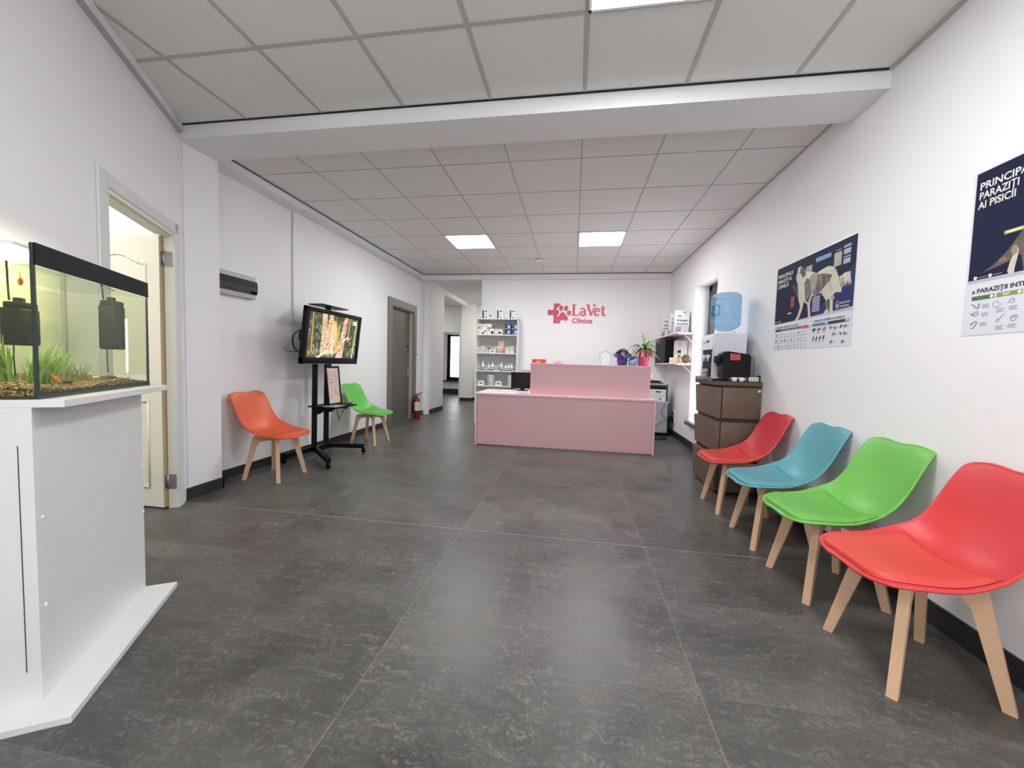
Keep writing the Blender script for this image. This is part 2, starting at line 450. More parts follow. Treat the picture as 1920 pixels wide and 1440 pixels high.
# front part behind the camera
ex, ey, _ = AB(2.45, 0)
m = MB(); m.box((ex-.15, -2.9, 0), (ex, ey+.02, HC), WALL); struct(m, 'wall_front_left')
m = MB(); m.box((-3.6, -2.9, 0), (ex, -2.75, HC), WALL)
m.box((ex, -2.9, 2.45), (2.1, -2.75, HC), WALL); m.box((1.35, -2.9, 0), (2.1, -2.75, 2.45), WALL)
m.box((ex, -2.9, 0), (ex+.3, -2.75, 2.45), WALL)
struct(m, 'wall_front')
# shop door glass frame behind the camera
m = MB(); 
for x in (ex+.3, ex+1.55, 1.29): m.box((x, -2.86, 0), (x+.06, -2.80, 2.45), BLACKP)
m.box((ex+.3, -2.86, 2.39), (1.35, -2.80, 2.45), BLACKP); m.box((ex+.3, -2.86, 0), (1.35, -2.80, .08), BLACKP)
struct(m, 'window_3')
# side room behind white door
m = MB(); m.box((-5.2, -.6, 0), (-5.05, 2.85, HC), WALL); m.box((-5.2, 2.70, 0), (-3.16, 2.85, HC), WALL); m.box((-5.2, -.75, 0), (ex-.1, -.6, HC), WALL)
m.box((-5.2, -.75, HC), (-3.6, 2.85, HC+.1), WALL)
struct(m, 'wall_side_room')
# side space left of the hall and end walls
m = MB()
m.box((-6.5, 7.75, 0), (-3.6, 7.9, HC), WALL); m.box((-6.5, 7.75, 0), (-6.35, 13.8, HC), WALL)
m.box((-3.6, 7.75, 0), (-3.4, 8.86, HC), WALL)
struct(m, 'wall_hall_left')
m = MB(); m.box((-6.4, 11.5, 2.05), (-3.3, 11.62, HC), WALL); m.box((-6.4, 11.5, 0), (-5.4, 11.62, 2.05), WALL)
m.box((-3.0, 11.5, 0), (-1.68, 11.62, HC), WALL)
struct(m, 'wall_hall_end')
m = MB(); m.box((-3.3, 11.1, 0), (-2.94, 11.62, HC), WALL); m.box((-3.36, 11.13, 0), (-3.3, 11.6, 2.07), WHITE); struct(m, 'wall_hall_pillar')
m = MB(); m.box((-3.25, 8.86, 2.75), (-3.1, 11.5, HC), BEAM); m.box((-6.3, 11.44, HC-.09), (-3.25, 11.5, HC-.001), BEAM); m.box((-2.94, 11.44, 2.77), (-1.83, 11.5, HC), BEAM); struct(m, 'trim_7')
hx0, hx1, hz0, hz1 = -4.49, -3.55, .47, 2.10
m = MB(); m.box((-6.4, 13.35, 0), (hx0, 13.6, 2.65), WALL); m.box((hx1, 13.35, 0), (-2.7, 13.6, 2.65), WALL); m.box((hx0, 13.35, 0), (hx1, 13.6, hz0), WALL); m.box((hx0, 13.35, hz1), (hx1, 13.6, 2.65), WALL)
m.box((-2.85, 11.62, 0), (-2.7, 13.4, 2.65), WALL)
struct(m, 'wall_far_room')

# skirting tiles
def skirt(name, boxes, M=None):
    m = MB(M)
    for a, b in boxes: m.box(a, b, SKIRT)
    struct(m, name)
skirt('baseboard_right', [((XR-.010, -2.75, 0), (XR, 7.5, .105))])
skirt('baseboard_left', [((XL, 2.895, 0), (XL+.010, dy0-.14, .085)), ((XL, dy1+.14, 0), (XL+.010, 7.94, .085))])
skirt('baseboard_pilaster', [((-2.985, 2.585, 0), (-2.974, 2.905, .095)), ((-3.15, 2.895, 0), (-2.974, 2.905, .095))])
skirt('baseboard_hall_corner', [((-3.065, 8.0, 0), (-3.05, 8.87, .095)), ((-3.4, 8.86, 0), (-3.05, 8.872, .095))])
skirt('baseboard_back', [((-1.83, 7.49, 0), (XR, 7.5, .09))])
skirt('baseboard_hall_pillar', [((-3.3, 11.088, 0), (-2.93, 11.1, .09)), ((-2.94, 11.1, 0), (-2.928, 11.5, .09))])
skirt('baseboard_hall_end', [((-2.94, 11.488, 0), (-1.83, 11.5, .09))])
skirt('baseboard_far_room', [((-6.3, 13.335, 0), (-2.85, 13.35, .17))])

# window in the right wall: dark frame and glass, sill
DKW = mat('dark_window_frame', '#453a33', .45, noise=.1, nscale=12)
m = MB(); fx = 1.885
for a, b in (((fx, wy1-.10, wz0), (fx+.07, wy1, wz1)), ((fx, wy0, wz0), (fx+.07, wy0+.10, wz1)), ((fx, wy0, wz1-.10), (fx+.07, wy1, wz1)), ((fx, wy0, wz0), (fx+.07, wy1, wz0+.10))): m.bbox(a, b, DKW, .006)
win = struct(m, 'window_1')
GL = glassy('window_glass', (.97, .985, .98, 1), 1.45)
m = MB(); m.box((fx+.03, wy0+.1, wz0+.1), (fx+.036, wy1-.1, wz1-.1), GL); struct(m, 'window_glass', win)
m = MB(); m.bbox((1.635, wy0-.03, .337), (1.94, wy1+.0, .384), mat('dark_sill', '#4a4440', .35), .004); struct(m, 'window_sill', win)
# far window
m = MB(); fy = 13.42
for a, b in (((hx0, fy, hz0), (hx0+.11, fy+.07, hz1)), ((hx1-.11, fy, hz0), (hx1, fy+.07, hz1)), ((hx0, fy, hz1-.06), (hx1, fy+.07, hz1)), ((hx0, fy, hz0), (hx1, fy+.07, hz0+.12))): m.box(a, b, BLACKP)
w2 = struct(m, 'window_2')
m = MB(); m.box((hx0+.1, fy+.03, hz0+.1), (hx1-.1, fy+.036, hz1-.05), GL); struct(m, 'window_glass', w2)
m = MB(); m.box((hx0-.12, 13.22, hz0-.035), (hx1, 13.42, hz0), BLACKP); struct(m, 'window_sill', w2)

# white door in the oblique wall
dr = sempty('door_1')
m = MB(MAB)
cw = .085; bt = .014
m.bbox((oa1, 0, 0), (oa1+cw, bt, oz1+cw-.003), WHITE, .004); m.bbox((oa0-.085, 0, 0), (oa0, bt, oz1+cw-.003), WHITE, .004)
m.bbox((oa0-.05, 0, oz1-.0), (oa1+.0, bt, oz1+cw-.01), WHITE, .004)
struct(m, 'door_casing', dr)
m = MB(MAB)
m.box((oa0-.031, -.055, 0), (oa0, .004, oz1), CREAM); m.box((oa1-.022, -.105, 0), (oa1+.001, .004, oz1), CREAM); m.box((oa0, -.105, oz1-.022), (oa1, .004, oz1+.001), CREAM)
m.box((oa0, -.06, oz1-.034), (oa1, -.02, oz1-.022), CREAM)
struct(m, 'door_frame', dr)
# leaf swung right open into the side room (hinge on the far jamb)
hx, hy = -2.966, 2.434
leafM = Matrix.Translation((hx, hy, 0)) @ Matrix.Rotation(R(180), 4, 'Z')
m = MB(leafM); lw = .74; lt = .038
m.box((.004, 0, .012), (lw, lt, 2.0), CREAM)
m.box((-.001, -.0, .012), (.004, lt, 2.0), RAWW)
leaf = struct(m, 'door_leaf', dr)
m = MB(leafM)      # moulded panels: arched upper, plain lower
def ring(pts, r, mb, y):
    for k in range(len(pts)): mb.tube([(pts[k][0], y, pts[k][1]), (pts[(k+1) % len(pts)][0], y, pts[(k+1) % len(pts)][1])], r, CREAM, 6)
arch = [(.12, .95)]+[(.62, .95)]+[(.62, 1.80)]+[(.62-.5*i/12, 1.80+.075*(.5-.5*math.cos(PI*min(1, (i/12)*2 if i <= 6 else (2-i/6))))) for i in range(1, 12)]+[(.12, 1.80)]
ring(arch, .008, m, lt+.001); ring([(.12, .16), (.62, .16), (.62, .80), (.12, .80)], .008, m, lt+.001)
struct(m, 'panel_moulding', dr)
for zc in (.20, 1.84):
    m = MB(MAB)
    m.box((oa0, -.052, zc-.055), (oa0+.0025, -.006, zc+.055), STEEL)
    m.tube([(oa0+.004, -.056, zc-.055), (oa0+.004, -.056, zc+.055)], .006, STEEL, 10)
    m.M = leafM; m.box((-.0025, .002, zc-.045), (-.001, lt-.004, zc+.045), STEEL)
    struct(m, 'door_hinge', dr)

# grey door
dr2 = sempty('door_2')
m = MB()
m.bbox((XL-.002, dy0-.14, 0), (XL+.03, dy0, dz1+.14), GREYF, .004); m.bbox((XL-.002, dy1, 0), (XL+.03, dy1+.14, dz1+.14), GREYF, .004); m.bbox((XL-.002, dy0-.139, dz1), (XL+.029, dy1+.139, dz1+.139), GREYF, .004)
m.box((XL-.14, dy0-.005, 0), (XL, dy0+.02, dz1), GREYF); m.box((XL-.14, dy1-.02, 0), (XL, dy1+.005, dz1), mat('door_rebate', '#b9b4aa', .4)); m.box((XL-.14, dy0, dz1-.02), (XL, dy1, dz1+.005), GREYF)
struct(m, 'door_frame', dr2)
m = MB(); m.bbox((XL-.10, dy0+.02, .008), (XL-.055, dy1-.022, dz1-.022), GREYD, .003); struct(m, 'door_leaf', dr2)
m = MB(); hxp = XL-.055
m.tube([(hxp, 7.26, .98), (hxp+.05, 7.26, .98), (hxp+.052, 7.14, .98)], .009, STEEL, 8); m.bbox((hxp, 7.242, .86), (hxp+.008, 7.278, 1.03), STEEL, .003)
struct(m, 'door_handle', dr2)
m = MB(); m.lathe([(.0, 0), (.022, 0), (.022, .012), (.012, .022), (0, .022)], BLACK, 14, M=Matrix.Translation((hxp, 7.23, 1.42)) @ Matrix.Rotation(R(90), 4, 'Y')); struct(m, 'door_lock', dr2)

# ------------------------------------------------------------------ ceiling lights, smoke detector
LED = emis('led_diffuser', '#ffffff', PANEL)
def panel(x, y, label, strength=None, z=HC):
    t = thing('ceiling_light', label, 'ceiling light', (x, y, z-.012), 0, 'square LED ceiling panels')
    f = MB(); s = .297
    for a, b in (((-s, -s, 0), (s, -s+.014, .012)), ((-s, s-.014, 0), (s, s, .012)), ((-s, -s, 0), (-s+.014, s, .012)), ((s-.014, -s, 0), (s, s, .012))): f.box(a, b, WHITEP)
    f.build('frame', t)
    f = MB(); f.box((-s+.013, -s+.013, .002), (s-.013, s-.013, .010), LED if strength is None else emis('led_'+str(strength), '#fff8ee', strength)); f.build('diffuser', t)
panel(.302, 5.434, 'square white LED panel at right, above the reception desk')
panel(-1.498, 5.434, 'square white LED panel at left, before the bookcase')
panel(.306, 1.689, 'square white LED panel overhead, cut by the top edge of the photo')
panel(.306, -.711, 'added unseen white LED panel behind the viewpoint')  # added out of view for extra light in the room
panel(-4.1, 1.2, 'added LED panel brightening the room behind the white door', 12)  # no known fitting here; added so the side room reads bright
panel(-2.13, 10.2, 'added LED panel lighting the hallway, hidden behind the back wall', 5)  # fill panel added for the hallway, kept out of sight
panel(-4.6, 10.0, 'added unseen LED panel lighting the side space of the hallway', 6)  # added out of sight to light the space beside the hallway
m = MB(); m.lathe([(0, -.045), (.022, -.045), (.026, -.036), (.045, -.030), (.055, -.012), (.055, -.004), (.062, 0), (0, 0)], WHITEP, 24); m.lathe([(.057, -.013), (.058, -.006), (.056, -.006)], DARKG, 24)
single(m, 'smoke_detector', 'round white smoke detector on the far ceiling', 'smoke detector', (-.627, 6.416, HC))

# ------------------------------------------------------------------ moulded chairs
def catmull(K, n):
    out = []
    for i in range(len(K)-1):
        p0, p1, p2, p3 = K[max(i-1, 0)], K[i], K[i+1], K[min(i+2, len(K)-1)]
        for j in range(n):
            t = j/n; out.append(tuple(.5*((2*b)+(-a+c)*t+(2*a-5*b+4*c-d)*t*t+(-a+3*b-3*c+d)*t**3) for a, b, c, d in zip(p0, p1, p2, p3)))
    out.append(tuple(K[-1])); return out
KEY = [(-.312, .800, .183, -.010), (-.297, .770, .197, .004), (-.270, .690, .203, .020), (-.243, .610, .205, .030), (-.214, .540, .209, .042), (-.180, .480, .216, .056),
       (-.130, .436, .226, .066), (-.060, .416, .233, .056), (.02, .410, .237, .036), (.10, .416, .236, .020), (.17, .424, .224, .006), (.222, .425, .198, -.004), (.251, .419, .148, -.006), (.264, .413, .07, -.004)]
PROF = catmull(KEY, 4)
def shell_pt(v, u, off=0):
    i = min(int(v), len(PROF)-2); t = v-i
    x, z, w_, c = [a+(b-a)*t for a, b in zip(PROF[i], PROF[i+1])]
    j0, j1 = max(i-1, 0), min(i+2, len(PROF)-1)
    tx, tz = PROF[j1][0]-PROF[j0][0], PROF[j1][1]-PROF[j0][1]; L = math.hypot(tx, tz); nx, nz = -tz/L, tx/L
    if i > len(PROF)-6: nx, nz = 0, 1
    k = c*abs(u)**2.3+off
    ear = 0
    if v < 4: ear = .010*(1-v/4)*math.sin(min(1, abs(u))*PI*.9)**2
    return (x+nx*k, u*w_, z+nz*k+ear)
def make_chair_meshes():
    nv = len(PROF)-1; nu = 18
    m = MB(); d = mat('chair_shell_proto', '#ffffff', .5)
    rows = [[shell_pt(v, -1+2*j/nu) for j in range(nu+1)] for v in range(nv+1)]
    m.grid(rows, d)
    # back face + rim, 9 mm thick
    k = (nu+1); n1 = len(m.v)
    rows2 = [[shell_pt(v, -1+2*j/nu, -.009) for j in range(nu+1)] for v in range(nv+1)]
    m.grid([list(reversed(r)) for r in rows2], d)
    rim = [rows[0][j] for j in range(nu+1)]+[rows[v][nu] for v in range(1, nv+1)]+[rows[nv][j] for j in range(nu-1, -1, -1)]+[rows[v][0] for v in range(nv-1, 0, -1)]
    rim2 = [rows2[0][j] for j in range(nu+1)]+[rows2[v][nu] for v in range(1, nv+1)]+[rows2[nv][j] for j in range(nu-1, -1, -1)]+[rows2[v][0] for v in range(nv-1, 0, -1)]
    m.grid([rim, rim2], d, closed=True)
    # rolled lip
    m.tube([Vector(p)*.5+Vector(q)*.5 for p, q in zip(rim, rim2)]+[Vector(rim[0])*.5+Vector(rim2[0])*.5], .0062, d, 8, cap=False)
    shell = m.mesh('seat_shell')
    m = MB(); v0, v1 = 24.6, nv-2.9; a, b = 22, 20; rows = []
    for i in range(a+1):
        t = i/a; row = []
        for j in range(b+1):
            s_ = -1+2*j/b
            e = min(1, min(t, 1-t)*9)*.999; e2 = min(1, (1-abs(s_))*7)
            h = .002+.019*math.sqrt(max(0, 1-(1-e)**2))*math.sqrt(max(0, 1-(1-e2)**2))
            row.append(shell_pt(v0+(v1-v0)*t, s_*.875, h))
        rows.append(row)
    m.grid([list(r) for r in rows], d)
    cush = m.mesh('seat_cushion')
    return shell, cush
SHELL, CUSH = make_chair_meshes()
def leg_meshes():
    out = []
    for k in range(4):
        M = Matrix.Rotation(R(45+90*k), 4, 'Z')
        m = MB(M)
        m.prism([(.270, 0), (.236, 0), (.148, .318), (.122, .350), (.060, .354), (.060, .398), (.170, .400), (.184, .385)], -.016, .016, LEGW, 'y')
        out.append(m.mesh('leg'))
    br = []
    for k in range(2):
        m = MB(Matrix.Rotation(R(45+90*k), 4, 'Z'))
        if k == 0: m.box((-.062, -.0155, .353), (.062, .0155, .397), LEGW)
        else: m.box((-.062, -.0155, .354), (-.0165, .0155, .396), LEGW); m.box((.0165, -.0155, .354), (.062, .0155, .396), LEGW)
        br.append(m.mesh('leg_brace'))
    return out, br
LEGS, BRACES = leg_meshes()
def chair(name, label, loc, rz, col, padcol):
    t = thing('side_chair', label, 'chair', loc, rz, 'moulded plastic chairs with beech legs')
    cm = mat('chair_'+name, col, .42, bump=.03, bscale=400, spec=.45); pm = mat('chair_pad_'+name, padcol, .5, bump=.05, bscale=500)
    for nm, me, mt in (('seat_shell', SHELL, cm), ('seat_cushion', CUSH, pm)):
        e = me.copy(); e.materials.clear(); e.materials.append(mt)
        o = bpy.data.objects.new(nm, e); C.objects.link(o); o.parent = t
    for me in LEGS: o = bpy.data.objects.new('leg', me); C.objects.link(o); o.parent = t
    for me in BRACES: o = bpy.data.objects.new('leg_brace', me); C.objects.link(o); o.parent = t
    m = MB(); m.box((-.07, -.07, .399), (.07, .07, .412), BLACK); m.build('seat_plate', t)
    return t
chair('red', 'red moulded chair nearest the viewpoint, first of the row along the right wall', (1.355, 1.715, 0), PI, '#d03c3f', '#d0453b')
chair('green', 'lime green moulded chair between the near red chair and the teal chair', (1.37, 2.275, 0), PI+.02, '#6fb851', '#67ae48')
chair('teal', 'teal blue moulded chair between the green chair and the far red chair', (1.37, 2.835, 0), PI-.02, '#5c9fa9', '#5a99a4')
chair('farred', 'red moulded chair beside the brown drawer tower', (1.36, 3.45, 0), PI+.01, '#cc3f45', '#ca4039')
chair('orange', 'orange moulded chair left of the television cart', (-2.815, 3.31, 0), 0.0, '#e0663f', '#e15e33')
chair('lime', 'green moulded chair between the television cart and the grey door', (-2.755, 4.975, 0), -.06, '#66b852', '#5caf49')

# ------------------------------------------------------------------ aquarium stand (local frame: x along the oblique wall, y out of it)
st = thing('aquarium_stand', 'tall white laminate aquarium stand on a wide floor plate', 'aquarium stand', AB(0, 0), ARZ)
m = MB(); m.bbox((.30, .012, .02), (.945, .292, .978), WHITE, .002); m.build('cabinet_body', st)
m = MB(); m.bbox((.945, .012, .02), (.985, .296, .978), WHITE, .002); m.box((.9851, .262, .13), (.986, .264, .86), DARKG); m.build('side_panel', st)
m = MB(); m.bbox((.25, .006, .978), (.985, .372, 1.003), WHITE, .002); m.build('top_plate', st)
m = MB(); m.bbox((.297, .006, 0), (1.085, .414, .024), WHITE, .002); m.build('floor_plate', st)
for (a_, z_) in ((.955, .62), (.955, .33), (.31, .88), (.31, .62), (.31, .40)):
    m = MB(); m.sphere((a_, .293 if a_ < .9 else .297, z_), .007, WHITEP, 10, sc=(1, .5, 1)); m.build('screw_cap', st)

tank = thing('aquarium', 'lit glass fish tank with a black band along the top, on the white stand', 'aquarium', AB(0, 0, 1.004), ARZ)
TG = glassy('tank_glass', (.975, .985, .965, 1), 1.25)
TE = mat('tank_seal', '#22302c', .25)
a0, a1, b0, b1, th = .262, .976, .018, .308, 1.487-1.004
m = MB(); g_ = .005
m.box((a0, b1-g_, .008), (a1, b1, th), TG); m.build('front_pane', tank)
m = MB(); m.box((a1-g_, b0+g_, .008), (a1, b1-g_-.0005, th), TG); m.build('side_pane', tank)
m = MB(); m.box((a0, b0+g_, .008), (a0+g_, b1-g_-.0005, th), TG); m.build('side_pane', tank)
m = MB(); m.box((a0, b0, .008), (a1, b0+g_, th), TG); m.build('back_pane', tank)
m = MB(); m.box((a0-.002, b0-.002, 0), (a1+.002, b1+.002, .008), TE); m.box((a0-.001, b1-.0002, .008), (a1+.001, b1+.0008, .018), TE); m.build('base_pane', tank)
for p_, q_ in (((a1-.008, b1-.008, .008), (a1+.0006, b1+.0006, th)), ((a0-.0004, b1-.006, .008), (a0+.006, b1+.0004, th)), ((a0, b0, .01), (a0+.006, b0+.006, th)), ((a1-.006, b0, .01), (a1, b0+.006, th))):
    m = MB(); m.box(p_, q_, TE if q_[1] > .1 else mat('clear_seam', '#9fae98', .4)); m.build('silicone_seam', tank)
m = MB(); m.box((a0, b1, th-.066), (a1-.004, b1+.003, th+.002), mat('black_band', '#0f1113', .55, spec=.2)); m.build('black_band', tank)
m = MB(); m.box((a0+.01, b0+.01, th-.004), (a0+.30, b1-.01, th-.001), TG); m.build('cover_glass', tank)
m = MB(); m.bbox((a0+.10, .195, th-.008), (a1-.02, .255, th+.004), WHITEP, .004); hood = m.build('lamp_housing', tank)
m = MB(); m.tube([(a0+.12, .225, th-.020), (a1-.025, .225, th-.020)], .010, emis('tank_tube', '#fff3cf', 16), 12); m.build('lamp_tube', hood)
# water
WT = glassy('water_surface', (.9, .95, .8, 1), 1.33, .03, tir=True); WS = glassy('water_side', (.95, .965, .87, 1), 1.0, 0, .05, lin('#c3c7a6'))
m = MB(); wa = (a0+.0055, b0+.0055, .05); wb = (a1-.0055, b1-.0055, .415)
x0, y0, z0 = wa; x1, y1, z1 = wb
nn = 16; rows = [[(x0+(x1-x0)*i/30, y0+(y1-y0)*j/nn, z1+.0014*math.sin(i*1.3+j*.9)*math.sin(j*1.7)) for j in range(nn+1)] for i in range(31)]
m.grid(rows, WT)
m.add([(x0,y0,z0),(x1,y0,z0),(x1,y1,z0),(x0,y1,z0),(x0,y0,z1),(x1,y0,z1),(x1,y1,z1),(x0,y1,z1)], [(0,1,5,4),(1,2,6,5),(2,3,7,6),(3,0,4,7)], WS)
o = single(m, 'water', 'clear faintly green water filling the fish tank', 'water', AB(0, 0, 1.004), ARZ); o['kind'] = 'stuff'
# gravel
GR = gravel_material('gravel')
m = MB(); ga, gb = 90, 36; rows = []
for i in range(ga+1):
    row = []
    for j in range(gb+1):
        q = j/gb; a_ = x0+(x1-x0)*i/ga; b_ = y0+(y1-y0)*q
        h = .030+.028*(1-q)**1.2+.006*math.sin(a_*14+1)+.004*math.sin(b_*31+a_*9)+random.uniform(-.0018, .0018)
        row.append((a_, b_, h))
    rows.append(row)
m.grid(rows, GR)
m.grid([[(p[0], p[1], .0085) for p in [r[-1] for r in rows]], [r[-1] for r in rows]], GR); m.grid([rows[-1], [(p[0], p[1], .0085) for p in rows[-1]]], GR)
m.grid([rows[0], [(p[0], p[1], .0085) for p in rows[0]]], GR)
# scattered individual grains on the surface near the front
for k in range(500):
    i = random.randrange(ga); j = random.randrange(8, gb); p = rows[i][j]
    m.sphere((p[0], p[1]-.002, p[2]+.001), random.uniform(.0016, .0034), GR, 5, sc=(1.3, 1, .7))
o = single(m, 'gravel', 'yellow and brown aquarium gravel on the tank bottom', 'gravel', AB(0, 0, 1.004), ARZ); o['kind'] = 'stuff'
# filters
def filter_box(label, a_, b_, z0_, z1_, w_):
    t = thing('aquarium_filter', label, 'aquarium filter', AB(a_, b_, 1.004), ARZ, 'black filters in the fish tank')
    FM = mat('filter_black', '#10130f', .5, spec=.2)
    m = MB(); m.bbox((-w_/2, -.03, z0_), (w_/2, .03, z1_-.03), FM, .008, 3); m.build('filter_body', t)
    m = MB(); m.bbox((-w_*.45, -.028, z1_-.032), (w_*.35, .028, z1_-.008), FM, .006, 3); m.bbox((-w_*.1, -.012, z1_-.01), (w_*.15, .012, z1_+.008), FM, .003); m.build('pump_head', t)
    m = MB(); m.lathe([(0, 0), (.013, 0), (.013, .03), (0, .03)], FM, 14, M=Matrix.Translation((-w_/2+.002, 0, z1_-.075)) @ Matrix.Rotation(R(-90), 4, 'Y')); m.build('outlet_nozzle', t); m = MB(); m.lathe([(0, 0), (.012, 0), (.012, .025), (0, .025)], FM, 14, M=Matrix.Translation((-w_/2+.002, 0, z0_+.02)) @ Matrix.Rotation(R(-90), 4, 'Y')); m.build('outlet_nozzle', t)
    m = MB(); m.tube([(0, -.02, z0_), (0.002, -.02, z0_-.05), (.002, -.018, .06)], .002, FM, 6); m.build('suction_rod', t)
    m = MB(); m.tube([(-.01, -.033, z1_), (-.02, -.04, z1_+.03), (-.025, -.045, th-.01)], .003, BLACK, 6); m.build('power_cable', t)
    return t
filter_box('black box filter hanging near the right end of the fish tank', .325, .205, .165, .392, .085)
filter_box('black box added at the left end of the fish tank as the refracted filter image', .665, .10, .168, .332, .09)  # added box stands in for the other filter's refracted image
# water plants
PG = mat('plant_bright', '#7fa43c', .5, noise=.3, nscale=40); PG2 = mat('plant_dark', '#5c7c34', .5, noise=.3, nscale=40); PG3 = mat('plant_thin', '#788a45', .5, noise=.3, nscale=40)
def water_plant(label, a_, b_, n, h, spread, mt, wd, lean):
    m = MB()
    for k in range(n):
        th_ = random.uniform(0, 2*PI); hh = h*random.uniform(.45, 1); sp = spread*random.uniform(.2, 1)
        ex_ = math.cos(th_)*sp+lean*hh; ey_ = math.sin(th_)*sp*.6; bx, by = random.uniform(-.03, .03), random.uniform(-.03, .03)
        P = []
        for q in range(8):
            t = q/7; P.append((bx+ex_*t**1.4, by+ey_*t**1.4, .036+hh*(t-.18*t*t*(1 if k % 3 else 2))))
        # keep the blades inside the glass
        P = [(min(max(p[0], x0-a_+.012), x1-a_-.012), min(max(p[1], y0-b_+.012), y1-b_-.012), p[2]) for p in P]
        m.blade(P, [wd*(.6+.4*math.sin(PI*min(1, t_/7*1.02+.05)))*(1-t_/7*.6) for t_ in range(8)], mt, side=(random.uniform(-.6, 1), random.uniform(-1, 1), .3))
    return single(m, 'water_plant', label, 'water plant', AB(a_, b_, 1.004), ARZ, 'plants in the fish tank')
water_plant('dense feathery green water plant just right of the tank front corner', .765, .21, 150, .175, .07, PG, .0034, -.34)
water_plant('sparse thin-stemmed water plant right of the dense one', .565, .20, 26, .12, .09, PG3, .0024, 0)
water_plant('broad-leaved bright green plant added as the refracted view through the left glass', .735, .085, 34, .23, .06, PG, .0065, .25)  # added plant repeats a refracted view that the straight-through glass lacks
# fish
def fish(label, a_, b_, z_, L, rz, col, tilt=0):
    t = thing('goldfish', label, 'fish', AB(a_, b_, z_), ARZ+rz, 'goldfish in the tank'); t.rotation_euler[1] = tilt
    fm = mat('goldfish_'+col, '#'+col, .35, noise=.2, nscale=60)
    m = MB(); pr = [(0, 0), (.10, .10), (.25, .17), (.45, .19), (.65, .13), (.82, .06), (.9, .045)]
    rows = [[(L*(.5-x), L*r_*.55*math.cos(q*PI/6), L*r_*math.sin(q*PI/6)) for q in range(12)] for x, r_ in pr]
    m.grid(rows, fm, closed=True); m.build('fish_body', t)
    m = MB(); m.prism([(-.38*L, .0), (-.62*L, .17*L), (-.55*L, .02*L), (-.62*L, -.16*L)], -.0008, .0008, fm, 'y'); m.build('tail_fin', t)
    m = MB(); m.prism([(.12*L, .15*L), (-.05*L, .30*L), (-.2*L, .24*L), (-.16*L, .13*L)], -.0007, .0007, fm, 'y'); m.build('dorsal_fin', t)
fish('orange goldfish near the water surface by the front corner', .925, .25, 1.375, .062, PI+.5, 'f08a35', .3)
fish('small orange goldfish low over the gravel', .83, .275, 1.062, .036, PI/2, 'f5701e', .9)
# pebbles
for nm, a_, b_, r_, c_ in (('flat dark pebble on the gravel below the thin plant', .72, .25, .013, '#5a5546'), ('dark pebble left of the white pebble below the filter', .50, .25, .013, '#544f40'), ('long dark pebble right of the white pebble below the filter', .455, .25, .018, '#4b4638'), ('round cream pebble between two dark pebbles', .455, .205, .011, '#e5dfae'), ('round cream pebble near the right end of the tank', .315, .25, .009, '#e6e0b4'), ('pale green pebble at the back of the tank', .36, .13, .012, '#b9c79a')):
    m = MB(); m.sphere((0, 0, 0), r_, mat('pebble_'+c_[1:], c_, .5, noise=.2, nscale=80), 12, sc=(1.3, 1, .55 if '5' in c_[1:3] or '4' in c_[1:3] else .95), jit=.03)
    single(m, 'pebble', nm, 'pebble', AB(a_, b_, 1.004+.030+.028*(1-(b_-y0)/(y1-y0))**1.2+r_*.6), ARZ, 'pebbles in the fish tank')

# ------------------------------------------------------------------ television cart
tv = thing('television_cart', 'black wheeled television cart with shelf, between orange and green chairs', 'television stand', (-2.95, 4.13, 0))
def pbox(mb, p, q, wy, wz, mt):
    """rectangular bar from p to q"""
    p = Vector(p); q = Vector(q); d = (q-p); L = d.length; M = Matrix.Translation(p) @ d.to_track_quat('X', 'Z').to_matrix().to_4x4()
    mb.bbox((0, -wy/2, -wz/2), (L, wy/2, wz/2), mt, .003, 2, M)
for yy in (-.055, .165):
    m = MB(); pbox(m, (-.012, yy, .07), (.0, yy+.012, 1.62), .04, .055, BLACK); m.build('post', tv)
for (sx_, sy_), (ex2, ey2) in (((.02, -.06), (.465, -.48)), ((.02, .16), (.435, .26)), ((-.02, -.06), (-.10, -.42)), ((-.02, .16), (-.15, .46))):
    m = MB(); pbox(m, (sx_, sy_, .095), (ex2, ey2, .085), .045, .05, BLACK); lg = m.build('leg', tv)
    m = MB(); m.lathe([(0, -.011), (.024, -.011), (.027, -.006), (.027, .006), (.024, .011), (0, .011)], BLACKP, 18, M=Matrix.Translation((ex2-.005, ey2, .0275)) @ Matrix.Rotation(R(90), 4, 'X')); m.bbox((ex2-.02, ey2-.017, .03), (ex2+.01, ey2+.017, .062), BLACKP, .004); m.build('caster', lg)
m = MB(); m.bbox((-.045, -.08, .06), (.045, .19, .12), BLACK, .004); m.build('cross_beam', tv)
m = MB(); m.bbox((-.01, -.17, .59), (.37, .21, .606), BLACK, .004); shelf_ = m.build('shelf', tv)
for yy in (-.05, .17):
    m = MB(); m.prism([(.02, .59), (.02, .50), (.05, .50), (.17, .575), (.17, .59)], yy-.015, yy+.015, BLACK, 'y'); m.build('shelf_bracket', tv)
m = MB(); m.bbox((.0, -.14, 1.30), (.03, .36, 1.36), BLACK, .003); m.bbox((.0, -.14, 1.48), (.03, .36, 1.54), BLACK, .003); m.build('mount_rail', tv)
m = MB(); m.bbox((.0, .13, 1.54), (.03, .205, 1.765), BLACK, .003); m.bbox((-.06, -.09, 1.757), (.13, .41, 1.769), BLACK, .004); m.build('camera_tray', tv)
m = MB(); m.bbox((.012, .12, 1.0), (.03, .215, 1.30), BLACK, .003); m.build('lower_strut', tv)

